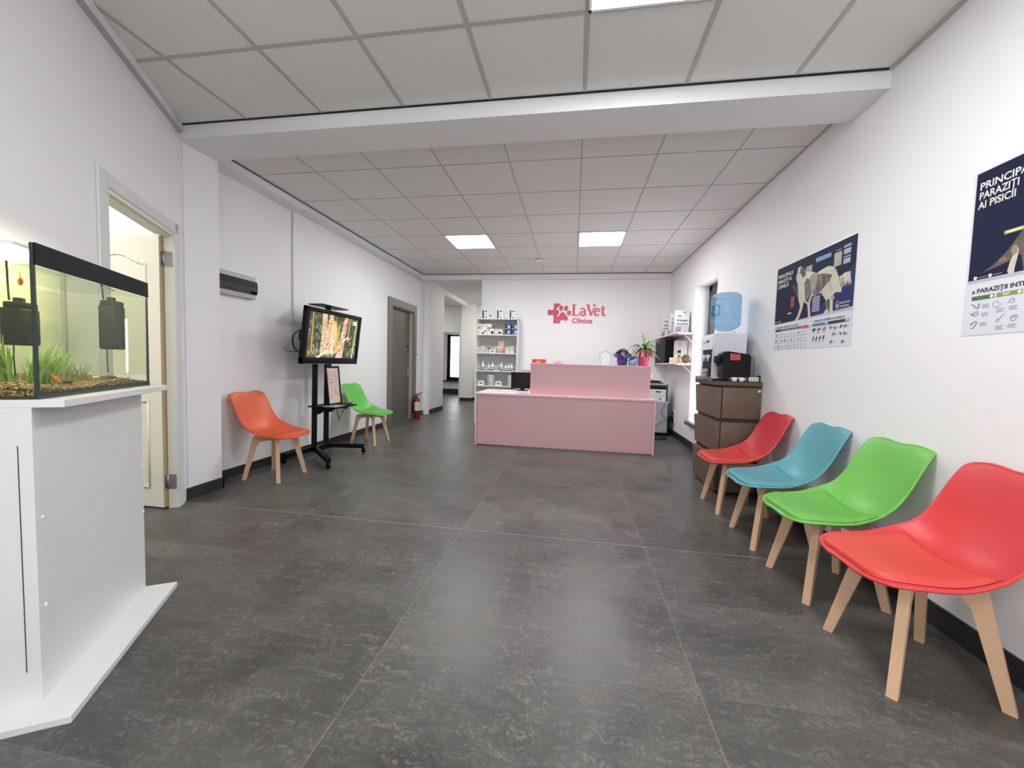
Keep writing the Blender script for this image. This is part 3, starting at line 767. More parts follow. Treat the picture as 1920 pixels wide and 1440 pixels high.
# television
TW, THT = 1.055, .622
ang = math.atan2(.072, .62)
tel = thing('television', 'black flat television showing a forest scene, tilted down on the cart', 'television', (-2.845, 3.722, 1.083))
TMx = Matrix.Rotation(ang, 4, 'Y')
m = MB(TMx); bz = .052
for a, b in (((-.055, 0, 0), (0, bz, THT)), ((-.055, TW-bz, 0), (0, TW, THT)), ((-.055, 0, THT-bz*.95), (0, TW, THT)), ((-.055, 0, 0), (0, TW, .075))): m.bbox(a, b, mat('tv_bezel', '#070709', .35, spec=.25), .008, 3)
m.bbox((-.06, .01, .01), (-.018, TW-.01, THT-.01), BLACKP, .01, 3); m.build('bezel', tel)
m = MB(TMx); m.tube([(-.004, .02, .004), (-.004, TW-.02, .004)], .004, STEEL, 8); m.build('chrome_strip', tel)
m = MB(TMx); m.bbox((-.075, .03, .25), (-.05, .0, .36), BLACKP, .005); m.build('side_connector', tel)
EK = .36
def e(name, col, k=EK): return emis('scr_'+name, col, k)
u0, u1, v0, v1 = .052, TW-.052, .075, THT-.05
cv = Canvas((-.0165, 0, 0), (0, 1, 0), (0, 0, 1), MB(TMx)); cv.step = .0004
UU = lambda x: u0+(u1-u0)*x
VV = lambda y: v0+(v1-v0)*y
cv.rect((u0, v0), (u1, v1), e('bg', '#4d5240')); cv.layer()
random.seed(3)
for k in range(420):   # foliage dabs
    x, y = random.random(), random.random(); s_ = random.uniform(.01, .028)
    cv.ell((UU(min(max(x, .03), .97)), VV(min(max(y, .05), .95))), s_*random.uniform(.4, 1), s_*random.uniform(.6, 1.6), e(*random.choice([('f1', '#3c4434'), ('f2', '#62664a'), ('f3', '#74775a'), ('f4', '#4b5540'), ('f5', '#85856a')])), 7)
    if k % 65 == 64: cv.layer()
cv.layer()
def trunk(x0_, x1_, y0_, y1_, w0, w1, c): cv.poly([(UU(x0_-w0), VV(y0_)), (UU(x0_+w0), VV(y0_)), (UU(x1_+w1), VV(y1_)), (UU(x1_-w1), VV(y1_))], e(*c))
trunk(.09, .07, .12, 1, .016, .010, ('t1', '#b98d58')); trunk(.31, .28, .08, 1, .055, .045, ('t2', '#d9bb9c')); trunk(.36, .41, .08, 1, .05, .04, ('t3', '#e4b9a2')); trunk(.63, .72, 0, 1, .07, .035, ('t4', '#dcb7a0')); trunk(.79, .80, .4, 1, .022, .018, ('t5', '#a98562')); trunk(.92, .96, 0, .9, .014, .01, ('t6', '#c8c99c')); trunk(.575, .58, .1, .8, .022, .018, ('t7', '#a9a848'))
cv.layer()
for k in range(330):
    y = random.uniform(.06, .97); b_ = random.choice([(.31-.03*y, .05), (.36+.05*y, .04), (.63+.09*y, .05)])
    x = b_[0]+random.uniform(-b_[1], b_[1])*.8; cv.ell((UU(x), VV(y)), .003+.004*random.random(), .006+.007*random.random(), e(*random.choice([('s1', '#7a5644'), ('s2', '#96705a'), ('s3', '#f0dcc4'), ('s4', '#5e4638')])), 6)
cv.layer()
cv.ell((UU(.47), VV(.58)), .075, .155, e('an1', '#efa05a')); cv.ell((UU(.48), VV(.74)), .05, .055, e('an1', '#efa05a'))
cv.layer(); cv.ell((UU(.47), VV(.63)), .052, .10, e('an2', '#f4c496')); cv.ell((UU(.49), VV(.40)), .06, .075, e('an3', '#e8a24e'))
cv.layer(); cv.ell((UU(.46), VV(.42)), .035, .06, e('an4', '#f3d3e4')); cv.poly([(UU(.40), VV(.10)), (UU(.45), VV(.36)), (UU(.50), VV(.34)), (UU(.50), VV(.08))], e('an5', '#eec9b0'))
cv.poly([(UU(.52), VV(.10)), (UU(.52), VV(.33)), (UU(.58), VV(.30)), (UU(.60), VV(.12))], e('an6', '#e2a86c'))
cv.layer()
for k in range(260):
    t_ = random.uniform(0, 2*PI); r_ = math.sqrt(random.random()); x = .475+.078*r_*math.cos(t_); y = .56+.27*r_*math.sin(t_)
    if y < .12: continue
    c_ = ('h1', '#f3b878') if y > .7 else random.choice([('h2', '#e9a35c'), ('h3', '#f6cfa4'), ('h4', '#d98f54'), ('h5', '#f2d9c6'), ('h6', '#efb98a')])
    cv.stroke([(UU(x), VV(y)), (UU(x)+random.uniform(-.006, .006), VV(y)-random.uniform(.012, .03))], random.uniform(.003, .007), e(*c_))
cv.layer(); cv.poly([(UU(.17), VV(0)), (UU(.24), VV(0)), (UU(.41), VV(.17)), (UU(.39), VV(.20))], e('log', '#f1e2cf')); cv.poly([(UU(.66), VV(.36)), (UU(.78), VV(.50)), (UU(.84), VV(.45)), (UU(.83), VV(.49)), (UU(.78), VV(.54)), (UU(.67), VV(.42))], e('log2', '#eadbd0'))
for k in range(60):
    x = random.uniform(.04, .66); y = random.uniform(0.02, .14+.10*math.exp(-((x-.12)/.07)**2)); L_ = random.uniform(.02, .05)
    cv.stroke([(UU(x), VV(y)), (UU(x)+random.uniform(-.02, .02), VV(y)+L_)], .006, e(*random.choice([('g1', '#b4bf3e'), ('g2', '#d2c95c'), ('g3', '#8ba33a'), ('g4', '#e9d3b0'), ('g5', '#e1b7de')])))
cv.layer(); cv.stroke([(UU(.80), VV(.03)), (UU(.84), VV(.16)), (UU(.93), VV(.30)), (UU(.96), VV(.40))], .007, e('br', '#cfc79c')); cv.stroke([(UU(.52), VV(.02)), (UU(.56), VV(.1)), (UU(.62), VV(.2))], .008, e('br2', '#4f3d30'))
cv.rect((UU(.865), VV(.905)), (UU(.955), VV(.945)), e('lg', '#f1f1e6')); cv.rect((UU(.865), VV(.855)), (UU(.955), VV(.89)), e('lg', '#f1f1e6'))
cv.text('LIVE', (UU(.875), VV(.912)), .018, e('lgt', '#77806c'))
cv.mb.build('screen', tel)
# cables behind the TV, conduit, fuse box
m = MB()
for k in range(2): m.tube([(-2.93+.0*k, 3.80+.09*math.cos(t)*-1+.09, 1.33+(.10+.02*k)*math.sin(t)) for t in [R(90-i*-15)*1 for i in range(0)]] or [(-2.935, 3.80-.10*math.sin(R(i*15))*(1+.12*k), 1.325+(.105+.015*k)*math.cos(R(i*15))) for i in range(13)], .004, BLACKP, 6)
m.tube([(-2.935, 3.80, 1.21), (-3.02, 3.74, 1.215), (-3.10, 3.78, 1.235), (-3.172, 3.90, 1.26)], .003, BLACKP, 6)
single(m, 'cable', 'looped black cables left of the television', 'cable')
cdt = MB(); cdt.bbox((XL, 3.99, 1.39), (XL+.014, 4.012, 2.785), mat('conduit_white', '#cfcfcd', .4), .002)
cdt.tube([(XL+.008, 4.0, 1.39), (XL+.008, 3.985, 1.33), (XL+.03, 3.955, 1.24), (XL+.08, 3.90, 1.21)], .003, WHITEP, 6)
single(cdt, 'cable_conduit', 'thin white cable conduit running down the wall behind the television', 'conduit')
fb = thing('fuse_box', 'slim grey fuse box with dark glossy cover on the left wall', 'fuse box', (XL, 2.99, 1.71))
m = MB(); m.bbox((0, 0, 0), (.05, .445, .215), mat('fuse_box_grey', '#b7bab9', .35), .006); m.build('housing', fb)
m = MB(); m.prism([(.045, .04), (.060, .045), (.067, .075), (.070, .108), (.067, .14), (.060, .17), (.045, .175)], .0, .448, mat('smoked_cover', '#1d2019', .08, coat=.6), 'y'); m.build('smoked_cover', fb)
m = MB(); m.bbox((.048, .25, .012), (.054, .30, .030), STEEL, .002); m.build('latch', fb)

# framed drawing and papers on the cart shelf
pic = thing('framed_drawing', 'black framed line drawing of a cat leaning on the cart shelf', 'picture frame', (-2.76, 4.03, .607))
PM = Matrix.Rotation(-.10, 4, 'Y')
m = MB(PM); fw_, fh_ = .26, .455; fm = BLACK; t_ = .022
for a, b in (((0, 0, 0), (.02, t_, fh_)), ((0, fw_-t_, 0), (.02, fw_, fh_)), ((0, 0, 0), (.02, fw_, t_)), ((0, 0, fh_-t_), (.02, fw_, fh_))): m.bbox(a, b, fm, .003)
m.build('frame', pic)
cv = Canvas((.012, 0, 0), (0, 1, 0), (0, 0, 1), MB(PM)); cv.rect((t_*.9, t_*.9), (fw_-t_*.9, fh_-t_*.9), mat('drawing_paper', '#d9c3b8', .6, noise=.06)); cv.layer()
INK = mat('ink', '#1c1714', .6)
cat_l = [(.150, .32), (.152, .355), (.165, .335), (.185, .335), (.198, .352), (.198, .32), (.19, .29), (.195, .27), (.212, .24), (.222, .20), (.224, .165), (.214, .135), (.19, .125), (.16, .125), (.145, .15), (.15, .175), (.165, .18)]
cv.stroke(cat_l, [.003]*8+[.006]*9, INK); cv.stroke([(.158, .30), (.162, .25), (.165, .20), (.172, .15)], .003, INK)
random.seed(5)
for k in range(60):
    x, y = random.uniform(.035, .20), random.choice([random.uniform(.26, .40), random.uniform(.09, .40)])
    if x > .14 and y < .33: x -= .1
    p = [(x, y)]
    for q in range(3): p.append((p[-1][0]+random.uniform(-.009, .009), p[-1][1]+random.uniform(-.012, .010)))
    cv.stroke(p, random.uniform(.0012, .003), INK)
cv.mb.build('drawing', pic)
m = MB(); m.bbox((0, 0, 0), (.16, .24, .004), mat('magazine', '#c9cbcb', .3, noise=.25, nscale=30), .001); m.bbox((.01, .02, .004), (.13, .20, .007), mat('magazine2', '#9aa0a1', .3, noise=.35, nscale=40), .001)
single(m, 'magazine', 'thin stack of magazines on the cart shelf', 'magazine', (-2.765, 3.945, .6065), .06)
m = MB(); m.bbox((0, 0, 0), (.10, .16, .008), BLACKP, .003); m.tube([(.02, .05, .008), (.09, .16, .014)], .003, BLACKP, 6)
single(m, 'tablet', 'flat black tablet on the cart shelf beside the framed drawing', 'tablet', (-2.70, 4.14, .615), .1)
m = MB(); m.tube([(-2.75, 4.18, .585), (-2.76, 4.22, .50), (-2.80, 4.32, .40), (-2.88, 4.50, .47), (-3.05, 4.85, .50), (-3.15, 4.98, .47)], .004, BLACKP, 6)
single(m, 'cable', 'black cable hanging from the cart shelf to the wall socket', 'cord')
so = thing('wall_socket', 'white double socket with black plug behind the green chair by the cart', 'socket', (XL, 4.96, .40))
m = MB(); m.bbox((0, 0, 0), (.01, .09, .16), WHITEP, .003); m.build('plate', so)
m = MB(); m.bbox((.01, .02, .05), (.05, .07, .10), BLACKP, .006); m.build('plug', so)

# fire extinguisher
RED = mat('extinguisher_red', '#850f20', .25, coat=.4)
fe = thing('fire_extinguisher', 'red fire extinguisher on the floor beside the grey door', 'fire extinguisher', (-3.03, 7.245, 0))
m = MB(); m.lathe([(0, 0), (.062, 0), (.066, .008), (.066, .36), (.060, .39), (.040, .42), (.022, .435), (.022, .45), (0, .45)], RED, 28); m.build('cylinder', fe)
m = MB(); m.tube([(0, 0, .45), (0, 0, .475)], .014, STEEL, 12); m.build('valve', fe)
m = MB(); m.prism([(-.02, .475), (.05, .485), (.105, .52), (.10, .528), (.045, .50), (-.02, .495)], -.009, .009, BLACKP, 'y'); m.prism([(-.01, .462), (.09, .455), (.09, .463), (-.01, .474)], -.009, .009, BLACKP, 'y'); m.build('lever', fe)
m = MB(); m.tube([(-.01, 0, .465), (-.055, -.01, .46), (-.082, -.015, .40), (-.080, -.015, .25), (-.078, -.01, .12)], .009, BLACKP, 10); m.build('hose', fe)
rows = []
for zz in (.17, .345): rows.append([(.0668*math.cos(a_), .0668*math.sin(a_), zz) for a_ in [R(-112+i*10) for i in range(13)]])
m = MB(); m.grid(rows, mat('ext_label', '#d9cdbd', .5, noise=.3, nscale=60)); m.build('instruction_label', fe)
def switch(label, loc, rz, w_=.08, h_=.08, nm='light_switch', cat='switch', grp=None, key=True):
    t = thing(nm, label, cat, loc, rz, grp)
    m = MB(); m.bbox((0, -w_/2, -h_/2), (.010, w_/2, h_/2), WHITEP, .003); m.build('plate', t)
    if key: m = MB(); m.bbox((.010, -w_*.28, -h_*.3), (.016, w_*.28, h_*.3), mat('switch_key', '#d9d9d6', .35), .002); m.build('rocker', t)
switch('white light switch on the hall corner left of the light switch pair', (XL, 7.83, 1.29), 0, grp='hall corner switches')
switch('white light switch further along the hall corner', (-3.06, 8.22, 1.44), 0, grp='hall corner switches')
t = thing('wall_thermostat', 'small white box with dark display right of the grey door frame', 'thermostat', (XL, 7.52, 1.26))
m = MB(); m.bbox((0, -.035, -.06), (.022, .035, .06), WHITEP, .004); m.build('case', t)
m = MB(); m.box((.022, -.018, .0), (.0226, .018, .025), BLACKP); m.build('display', t)
switch('white switch plate on the grey door frame edge below the small display box', (XL, 7.52, .95), 0, .07, .11)

# ------------------------------------------------------------------ reception desk
dk = thing('reception_desk', 'pale pink two-level reception desk below the clinic sign', 'reception desk', (-.13, 5.25, 0))
m = MB(); m.bbox((-1.175, .012, .012), (1.180, .030, .705), PINK, .002); m.build('front_panel', dk)
for xx in (-1.205, 1.180): m = MB(); m.bbox((xx, 0, 0), (xx+.025, .74, .705), PINKE if xx > 0 else PINKE, .002); m.build('side_panel', dk)
m = MB(); m.bbox((-1.21, -.012, .705), (1.215, .82, .733), PINKE, .003); m.build('worktop', dk)
m = MB(); m.bbox((-.455, .10, .733), (1.140, .118, 1.145), PINK, .002); m.build('raised_panel', dk)
m = MB(); m.bbox((-.462, .092, 1.145), (1.147, .36, 1.166), PINKE, .003); m.build('counter_top', dk)
for xx in (-.455, 1.124): m = MB(); m.bbox((xx, .118, .733), (xx+.016, .35, 1.145), PINKE, .002); m.build('raised_side', dk)
m = MB(); m.bbox((-.655, .69, .98), (1.285, .81, 1.062), PINK, .002); m.build('inner_shelf', dk)
for xx in (-.30, 1.0): m = MB(); m.bbox((xx, .70, .733), (xx+.02, .80, .98), PINK, .002); m.build('shelf_support', dk)

# things on the desk
TOPZ = 1.166
mo = thing('computer_monitor', 'black monitor seen from behind on the left of the desk', 'monitor', (-.79, 5.90, .733))
m = MB(); m.bbox((-.155, 0, .035), (.20, .03, .285), BLACKP, .006, 3); m.build('screen_back', mo)
m = MB(); m.bbox((-.01, .03, .01), (.05, .05, .18), BLACKP, .004); m.bbox((-.07, .0, 0), (.11, .14, .012), BLACKP, .004); m.build('foot', mo)
PAPER = mat('paper', '#eef0f2', .6)
random.seed(11)
for k, (x_, y_, rz_) in enumerate(((-1.20, 5.33, .02), (-.98, 5.30, -.03), (-.76, 5.34, .04), (-1.12, 5.60, .1))):
    cv = Canvas((0, 0, .0015), (1, 0, 0), (0, 1, 0)); cv.mb.bbox((0, 0, 0), (.18, .25, .0012), PAPER, .0003); cv.step = .0004
    for q in range(7): cv.rect((.02, .03+.03*q), (.02+random.uniform(.05, .14), .038+.03*q), mat('print_grey', '#8d93a5', .6))
    single(cv.mb, 'paper_sheet', ['printed sheet at the left front corner of the desk', 'printed sheet second from the left on the desk', 'printed sheet beside the raised counter', 'printed sheet lying behind the others before the monitor'][k], 'paper', (x_, y_, .7335+.0022*k), rz_, 'printed sheets on the desk')
m = MB(); m.bbox((0, 0, 0), (.19, .10, .054), mat('red_box', '#dd4030', .4), .003); m.box((.06, -.0006, .012), (.12, -.0001, .030), mat('label_cream', '#e9c9a0', .5))
single(m, 'gift_box', 'red box at the left end of the raised counter', 'box', (-.575, 5.40, TOPZ), 0)
m = MB(); rows = []
for i in range(7):
    t = i/6*PI/2; rows.append([(.058*math.cos(t)*math.cos(a_), .035*math.cos(t)*math.sin(a_), .048*math.sin(t)) for a_ in [2*PI*q/16 for q in range(16)]])
m.grid(rows, mat('pink_pattern', '#cf8fa6', .5, noise=.6, nscale=70), closed=True)
single(m, 'jewelry_box', 'small domed pink patterned box on the raised counter', 'box', (-.215, 5.43, TOPZ))
aw = thing('glass_award', 'round clear glass plaque standing on the raised counter', 'glass plaque', (.425, 5.43, TOPZ))
m = MB(); pts = [(.075*math.cos(t), .095+.085*math.sin(t)) for t in [R(-52+i*284/24) for i in range(25)]]; m.prism(pts, -.006, .006, glassy('award_glass', (.90, .95, .93, 1), 1.5, 0, .12, (.8, .88, .86, 1)), 'y'); m.build('disc', aw)
m = MB(); m.tube([(p[0], 0, p[1]) for p in pts], .003, mat('award_edge', '#5f7a74', .1), 6); m.build('rim', aw)
m = MB(); m.bbox((-.05, -.02, 0), (.05, .02, .022), mat('award_base', '#cfdcd8', .1), .003); m.build('base', aw)
def wrap_pot(name, label, loc, r, h, col, col2, plant, seed, flare=1.0):
    random.seed(seed)
    t = thing(name, label, 'potted plant', loc)
    wm = mat('wrap_'+col[1:], col, .45, noise=.12, nscale=25); wm2 = mat('wrapin_'+col2[1:], col2, .55, noise=.12, nscale=25)
    m = MB(); m.lathe([(0, 0), (r*.62, 0), (r*.80, h*.75), (r*.76, h*.75), (r*.1, h*.7), (0, h*.7)], wm2, 20); m.build('pot', t)
    m = MB(); rows = []
    for j, (rr, zz) in enumerate(((.68, 0), (.78, .25), (.86, .5), (.80, .72), (1.02, .90), (1.34*flare, 1.06), (1.50*flare, 1.10 if flare >= 1 else .98))):
        row = []
        for q in range(48):
            a_ = 2*PI*q/48; amp = .03+max(0, j-3)*.045
            wv = math.sin(4*a_+seed)*amp+math.sin(7*a_+seed*2)*amp*.5
            row.append((r*(rr+wv)*math.cos(a_), r*(rr+wv)*math.sin(a_), max(0, h*(zz+wv*1.1 if j > 3 else zz))))
        rows.append(row)
    m.grid(rows, wm, closed=True); wr = m.build('wrapping', t)
    m = MB(); m.lathe([(r*.82, h*.66), (r*.86, h*.70), (r*.82, h*.74)], wm, 24)
    for sg in (-1, 1): m.blade([(0, -r*.83, h*.70), (sg*r*.35, -r*1.0, h*.80), (sg*r*.62, -r*.98, h*.66), (sg*r*.5, -r*.92, h*.5)], [.006, r*.16, r*.15, .004], wm, side=(0, .2, 1))
    m.build('ribbon', wr)
    plant(t, r, h)
def dark_plant(t, r, h):
    dm = mat('dark_leaf', '#1d1720', .5, noise=.5, nscale=50); m = MB()
    for k in range(230):
        a_ = random.uniform(0, 2*PI); e_ = math.acos(random.uniform(.0, 1)); R_ = random.uniform(.6, 1.12)*r
        c = Vector((R_*math.sin(e_)*math.cos(a_), R_*math.sin(e_)*math.sin(a_), h*1.10+R_*.85*math.cos(e_)))
        d = Vector((math.cos(a_), math.sin(a_), .2)).normalized()*.016
        m.blade([c-d, c+Vector((0, 0, .004)), c+d], [.002, .010, .002], dm, side=(random.uniform(-1, 1), random.uniform(-1, 1), random.uniform(-.4, .4)))
    m.build('foliage', t)
def spider_plant(t, r, h):
    gm = mat('spider_leaf', '#5f8f3c', .45, noise=.35, nscale=30); cm = mat('spider_leaf_pale', '#d9dfb0', .45)
    m = MB()
    for k in range(96):
        a_ = random.uniform(0, 2*PI); L_ = random.uniform(.6, 1.1)*.25; up = random.uniform(.55, 1.15)
        if k < 4: L_ = .05
        P = []
        for q in range(9):
            s_ = q/8; rr = L_*s_*(.55+.45*s_); zz = h*.88+(up*L_*1.75*s_-L_*1.35*s_*s_ if k >= 4 else .29*s_)
            P.append((rr*math.cos(a_)*.8, rr*math.sin(a_)*.8, zz))
        W_ = [.004+.0095*math.sin(PI*min(.98, .15+s_/8*.85)) for s_ in range(9)]
        m.blade(P, W_, gm, fold=.3)
        m.blade([(p[0], p[1], p[2]+.0015) for p in P], [w_*.38 for w_ in W_], cm)
    m.build('foliage', t)
wrap_pot('wrapped_plant', 'dark-leaved plant wrapped in purple paper on the raised counter', (.645, 5.42, TOPZ), .084, .135, '#634290', '#4c3173', dark_plant, 4, .95)
wrap_pot('spider_plant', 'green and cream spider plant wrapped in bright pink paper at the counter end', (.93, 5.46, TOPZ), .094, .175, '#ee5a8c', '#c23a62', spider_plant, 9)
cv = Canvas((-.055, -.0005, 0), (1, 0, 0), (0, 0, 1)); cv.mb.bbox((-.055, 0, 0), (.055, .004, .13), mat('card_blue', '#3f86c8', .4), .0008); cv.mb.bbox((.052, .0, 0), (.062, .09, .125), PAPER, .001); cv.step = .0006
cv.ell((.055, .095), .045, .022, mat('card_navy', '#1c3f78', .4)); cv.layer()
for q, (x_, y_, w_) in enumerate(((.03, .03, .012), (.055, .04, .014), (.085, .055, .015))): cv.rect((x_-w_*.4, .008), (x_+w_*.4, y_+.02), PAPER); cv.ell((x_, y_+.025), w_, w_, PAPER)
single(cv.mb, 'picture_card', 'small blue picture card standing before the pink-wrapped plant', 'card', (.775, 5.355, TOPZ), -.05)

# ------------------------------------------------------------------ wall sign
SR = mat('sign_rose', '#c94f68', .35, noise=.04); SWm = mat('sign_white', '#f4eef0', .4)
sg = thing('clinic_sign', 'rose cross-and-paw clinic sign with white edging on the back wall', 'sign', (-.525, 7.5, 1.935))
def halo(parts, off, y0_, y1_, mt, mb):
    pass
face = Canvas((0, -.019, 0), (1, 0, 0), (0, 0, 1)); back = Canvas((0, -.012, 0), (1, 0, 0), (0, 0, 1))
def arc(cx, cy, rx, ry, a0_, a1_, n=14): return [(cx+rx*math.cos(R(a0_+(a1_-a0_)*i/n)), cy+ry*math.sin(R(a0_+(a1_-a0_)*i/n))) for i in range(n+1)]
def solid(pts, y0_, y1_, mt, mb): mb.prism(pts, y0_, y1_, mt, 'y')
mf = MB(); mw = MB()
def ellp(cx, cy, rx, ry, rot=0, n=22): 
    c_, s_ = math.cos(rot), math.sin(rot)
    return [(cx+rx*math.cos(t)*c_-ry*math.sin(t)*s_, cy+rx*math.cos(t)*s_+ry*math.sin(t)*c_) for t in [2*PI*i/n for i in range(n)]]
W0, W1, F0, F1 = -.0005, -.010, -.0105, -.016
# cross (left part), 0.375 high
cross = [(.0, .155), (.0, .255), (.112, .255), (.112, .375), (.245, .375), (.20, .30), (.17, .29), (.15, .22), (.19, .12), (.18, .06), (.245, .05), (.245, .0), (.112, .0), (.112, .155)]
crossw = [(-.012, .143), (-.012, .267), (.100, .267), (.100, .387), (.257, .387), (.257, -.012), (.100, -.012), (.100, .143)]
solid(cross, F0, F1, SR, mf); solid(crossw, W0, W1, SWm, mw)
toes = [(.173, .205, .040, .055, .1), (.250, .285, .038, .055, 0), (.345, .285, .038, .052, -.25), (.403, .198, .040, .048, -.35)]
for cx, cy, rx, ry, ro in toes:
    solid(ellp(cx, cy, rx, ry, ro), F1+.0002, F1-.004, SR, mf); solid(ellp(cx, cy, rx+.013, ry+.013, ro), W0-.0003, F1+.0001, SWm, mw)
padp = [(.285, .215), (.325, .195), (.345, .155), (.385, .115), (.388, .075), (.36, .05), (.325, .052), (.285, .066), (.245, .052), (.21, .05), (.182, .075), (.185, .115), (.225, .155), (.245, .195)]
def grow(pts, k):
    cx = sum(p[0] for p in pts)/len(pts); cy = sum(p[1] for p in pts)/len(pts)
    return [(p[0]+(p[0]-cx)/math.hypot(p[0]-cx, p[1]-cy)*k, p[1]+(p[1]-cy)/math.hypot(p[0]-cx, p[1]-cy)*k) for p in pts]
solid(padp, F1+.0002, F1-.004, SR, mf); solid(grow(padp, .014), W0-.0003, F1+.0001, SWm, mw)
mw.bbox((.448, W1+.001, .130), (1.092, W0, .298), SWm, .004)
# serif lettering "LaVet"
def strokep(pts, w_, y0_, y1_, mt, mb):
    P = [Vector(p) for p in pts]; L_, R_ = [], []
    for i, p in enumerate(P):
        t = (P[min(i+1, len(P)-1)]-P[max(i-1, 0)]).normalized(); n = Vector((-t.y, t.x)); ww = w_[i] if isinstance(w_, (list, tuple)) else w_
        L_.append(p+n*ww/2); R_.append(p-n*ww/2)
    mb.prism([tuple(p) for p in L_]+[tuple(p) for p in reversed(R_)], y0_, y1_, mt, 'y')
by = .150
glyphs = []
def gl(pts, w_): glyphs.append((pts, [q*1.22 for q in w_] if isinstance(w_, list) else w_*1.22))
x = .455    # L
gl([(x+.035, by), (x+.035, by+.205)], .036); gl([(x, by+.200), (x+.075, by+.200)], .014); gl([(x, by+.007), (x+.13, by+.007)], .016); gl([(x+.125, by), (x+.128, by+.055)], .012)
x = .600    # a
gl(arc(x+.058, by+.098, .042, .036, 165, 0), [.020]+[.022]*13+[.030]); gl([(x+.098, by+.10), (x+.098, by+.012)], .032); gl([(x+.095, by+.008), (x+.13, by+.008)], .014)
gl(arc(x+.060, by+.038, .044, .034, 60, 330), [.014]+[.024]*13+[.014])
x = .725    # V
gl([(x+.022, by+.200), (x+.088, by+.002)], [.042, .030]); gl([(x+.150, by+.200), (x+.092, by+.002)], [.018, .020]); gl([(x-.008, by+.200), (x+.062, by+.200)], .014); gl([(x+.115, by+.200), (x+.178, by+.200)], .014)
x = .862    # e
gl(arc(x+.062, by+.068, .046, .062, 10, 320, 22), [.018]+[.024]*5+[.032]*12+[.022]*5); gl([(x+.022, by+.078), (x+.106, by+.078)], .014)
x = .985    # t
gl([(x+.040, by+.185), (x+.040, by+.035), (x+.052, by+.012), (x+.078, by+.008), (x+.098, by+.022)], [.026, .034, .030, .020, .012]); gl([(x, by+.135), (x+.088, by+.135)], .014)
for gi, (pts, w_) in enumerate(glyphs):
    e_ = .00018*(gi+1)
    strokep(pts, w_, F0, F1-e_, SR, mf)
    w2_ = [q+.030 for q in w_] if isinstance(w_, (list, tuple)) else w_+.030
    P = [Vector(p) for p in pts]; a_ = (P[0]-P[1]).normalized()*.013; b_ = (P[-1]-P[-2]).normalized()*.013
    strokep([tuple(P[0]+a_)]+pts[1:-1]+[tuple(P[-1]+b_)] if len(pts) > 2 else [tuple(P[0]+a_), tuple(P[-1]+b_)], w2_, W0, W1-e_*.1, SWm, mw)
# "Clinica"
vs, fs = text_geo('Clinica', .125, .0045, 1.04)
wd = max(v[0] for v in vs); k_ = .385/wd
for v_ in (F0, F1): mf.add([(.458+x_*k_, v_, .012+y_) for x_, y_ in vs], fs, SR)
mw.bbox((.440, W1, -.008), (.860, W0, .128), SWm, .004)
mw.build('backing', sg); mf.build('lettering', sg)

# ------------------------------------------------------------------ bookcase
bk = thing('bookcase', 'tall narrow white open bookcase left of the clinic sign', 'bookcase', (-1.843, 7.17, 0))
BW, BD_, BH = .80, .28, 1.98
for xx in (0, BW-.018): m = MB(); m.bbox((xx, 0, 0), (xx+.018, BD_, BH), WHITE, .001); m.build('side_panel', bk)
m = MB(); m.box((.018, BD_-.006, .02), (BW-.018, BD_-.001, BH-.018), mat('bookcase_back', '#c9c8c6', .6)); m.build('back_panel', bk)
SZ = [.06, .38, .715, 1.0, 1.335, 1.68]
for zz in SZ+[BH]: m = MB(); m.bbox((.018 if zz < BH else 0, 0.001, zz-.018), (BW-.018 if zz < BH else BW, BD_-.006, zz), WHITE, .001); m.build('shelf', bk)
# products
def carton(label, x_, y_, z_, w_, d_, h_, col, marks, grp, name='product_box', cat='box', rz=0):
    cv = Canvas((0, 0, 0), (1, 0, 0), (0, 0, 1)); cv.step = .0005
    cv.mb.bbox((0, 0, 0), (w_, d_, h_), mat('carton_'+col[1:], col, .45), .001)
    for (a_, b_, c_, d2, cc_) in marks: cv.rect((w_*a_, h_*b_), (w_*c_, h_*d2), mat('mk_'+cc_[1:], cc_, .5)); 
    return single(cv.mb, name, label, cat, (x_, y_, z_+.0005), rz, grp)
BX = -1.843; FY = 7.175
for k, x_ in enumerate((-1.738, -1.455, -1.215)):
    carton(['white box with black side on top of the bookcase, leftmost', 'white box with black side on top of the bookcase, middle', 'white box with black side on top of the bookcase, rightmost'][k], x_, FY+.03, BH, .118, .07, .158, '#eceff2', ((0.02, .0, .26, .96, '#14161a'), (.45, .78, .75, .92, '#2b3038'), (.35, .5, .85, .56, '#9ba6ad'), (.4, .1, .8, .2, '#39404a'), (.35, .36, .85, .40, '#b6bec4')), 'boxes on top of the bookcase')
for k, (x_, h_) in enumerate(((-1.61, .10), (-1.34, .03))):
    carton(['small white carton beside the leftmost box on the bookcase top', 'low white packet beside the middle box on the bookcase top'][k], x_, FY+.02, BH, .075 if k == 0 else .10, .05, h_, '#f0f1f3', ((.2, .4, .7, .7, '#4a4f57'), (.3, .1, .8, .25, '#8b9097')), 'cartons on top of the bookcase')
z_ = SZ[5]
carton('cream upright box at the left end of the upper shelf', -1.82, FY, z_, .075, .12, .20, '#e8e6d8', ((.2, .5, .8, .8, '#a9a894'), (.2, .1, .6, .3, '#c4c2ac')), 'cartons on the upper shelf')
carton('wide white box with black swoosh on the upper shelf', -1.74, FY+.10, z_, .17, .10, .205, '#ecebe2', ((.35, .25, .95, .5, '#2b2d2b'), (.5, .5, .95, .68, '#55564e'), (.1, .75, .6, .85, '#c9c7b4')), 'cartons on the upper shelf')
carton('low white box with dark pictures left of centre on the upper shelf', -1.745, FY, z_, .115, .09, .095, '#eeeee9', ((.1, .1, .5, .45, '#3c3f3b'), (.5, .5, .9, .8, '#77796f')), 'cartons on the upper shelf')
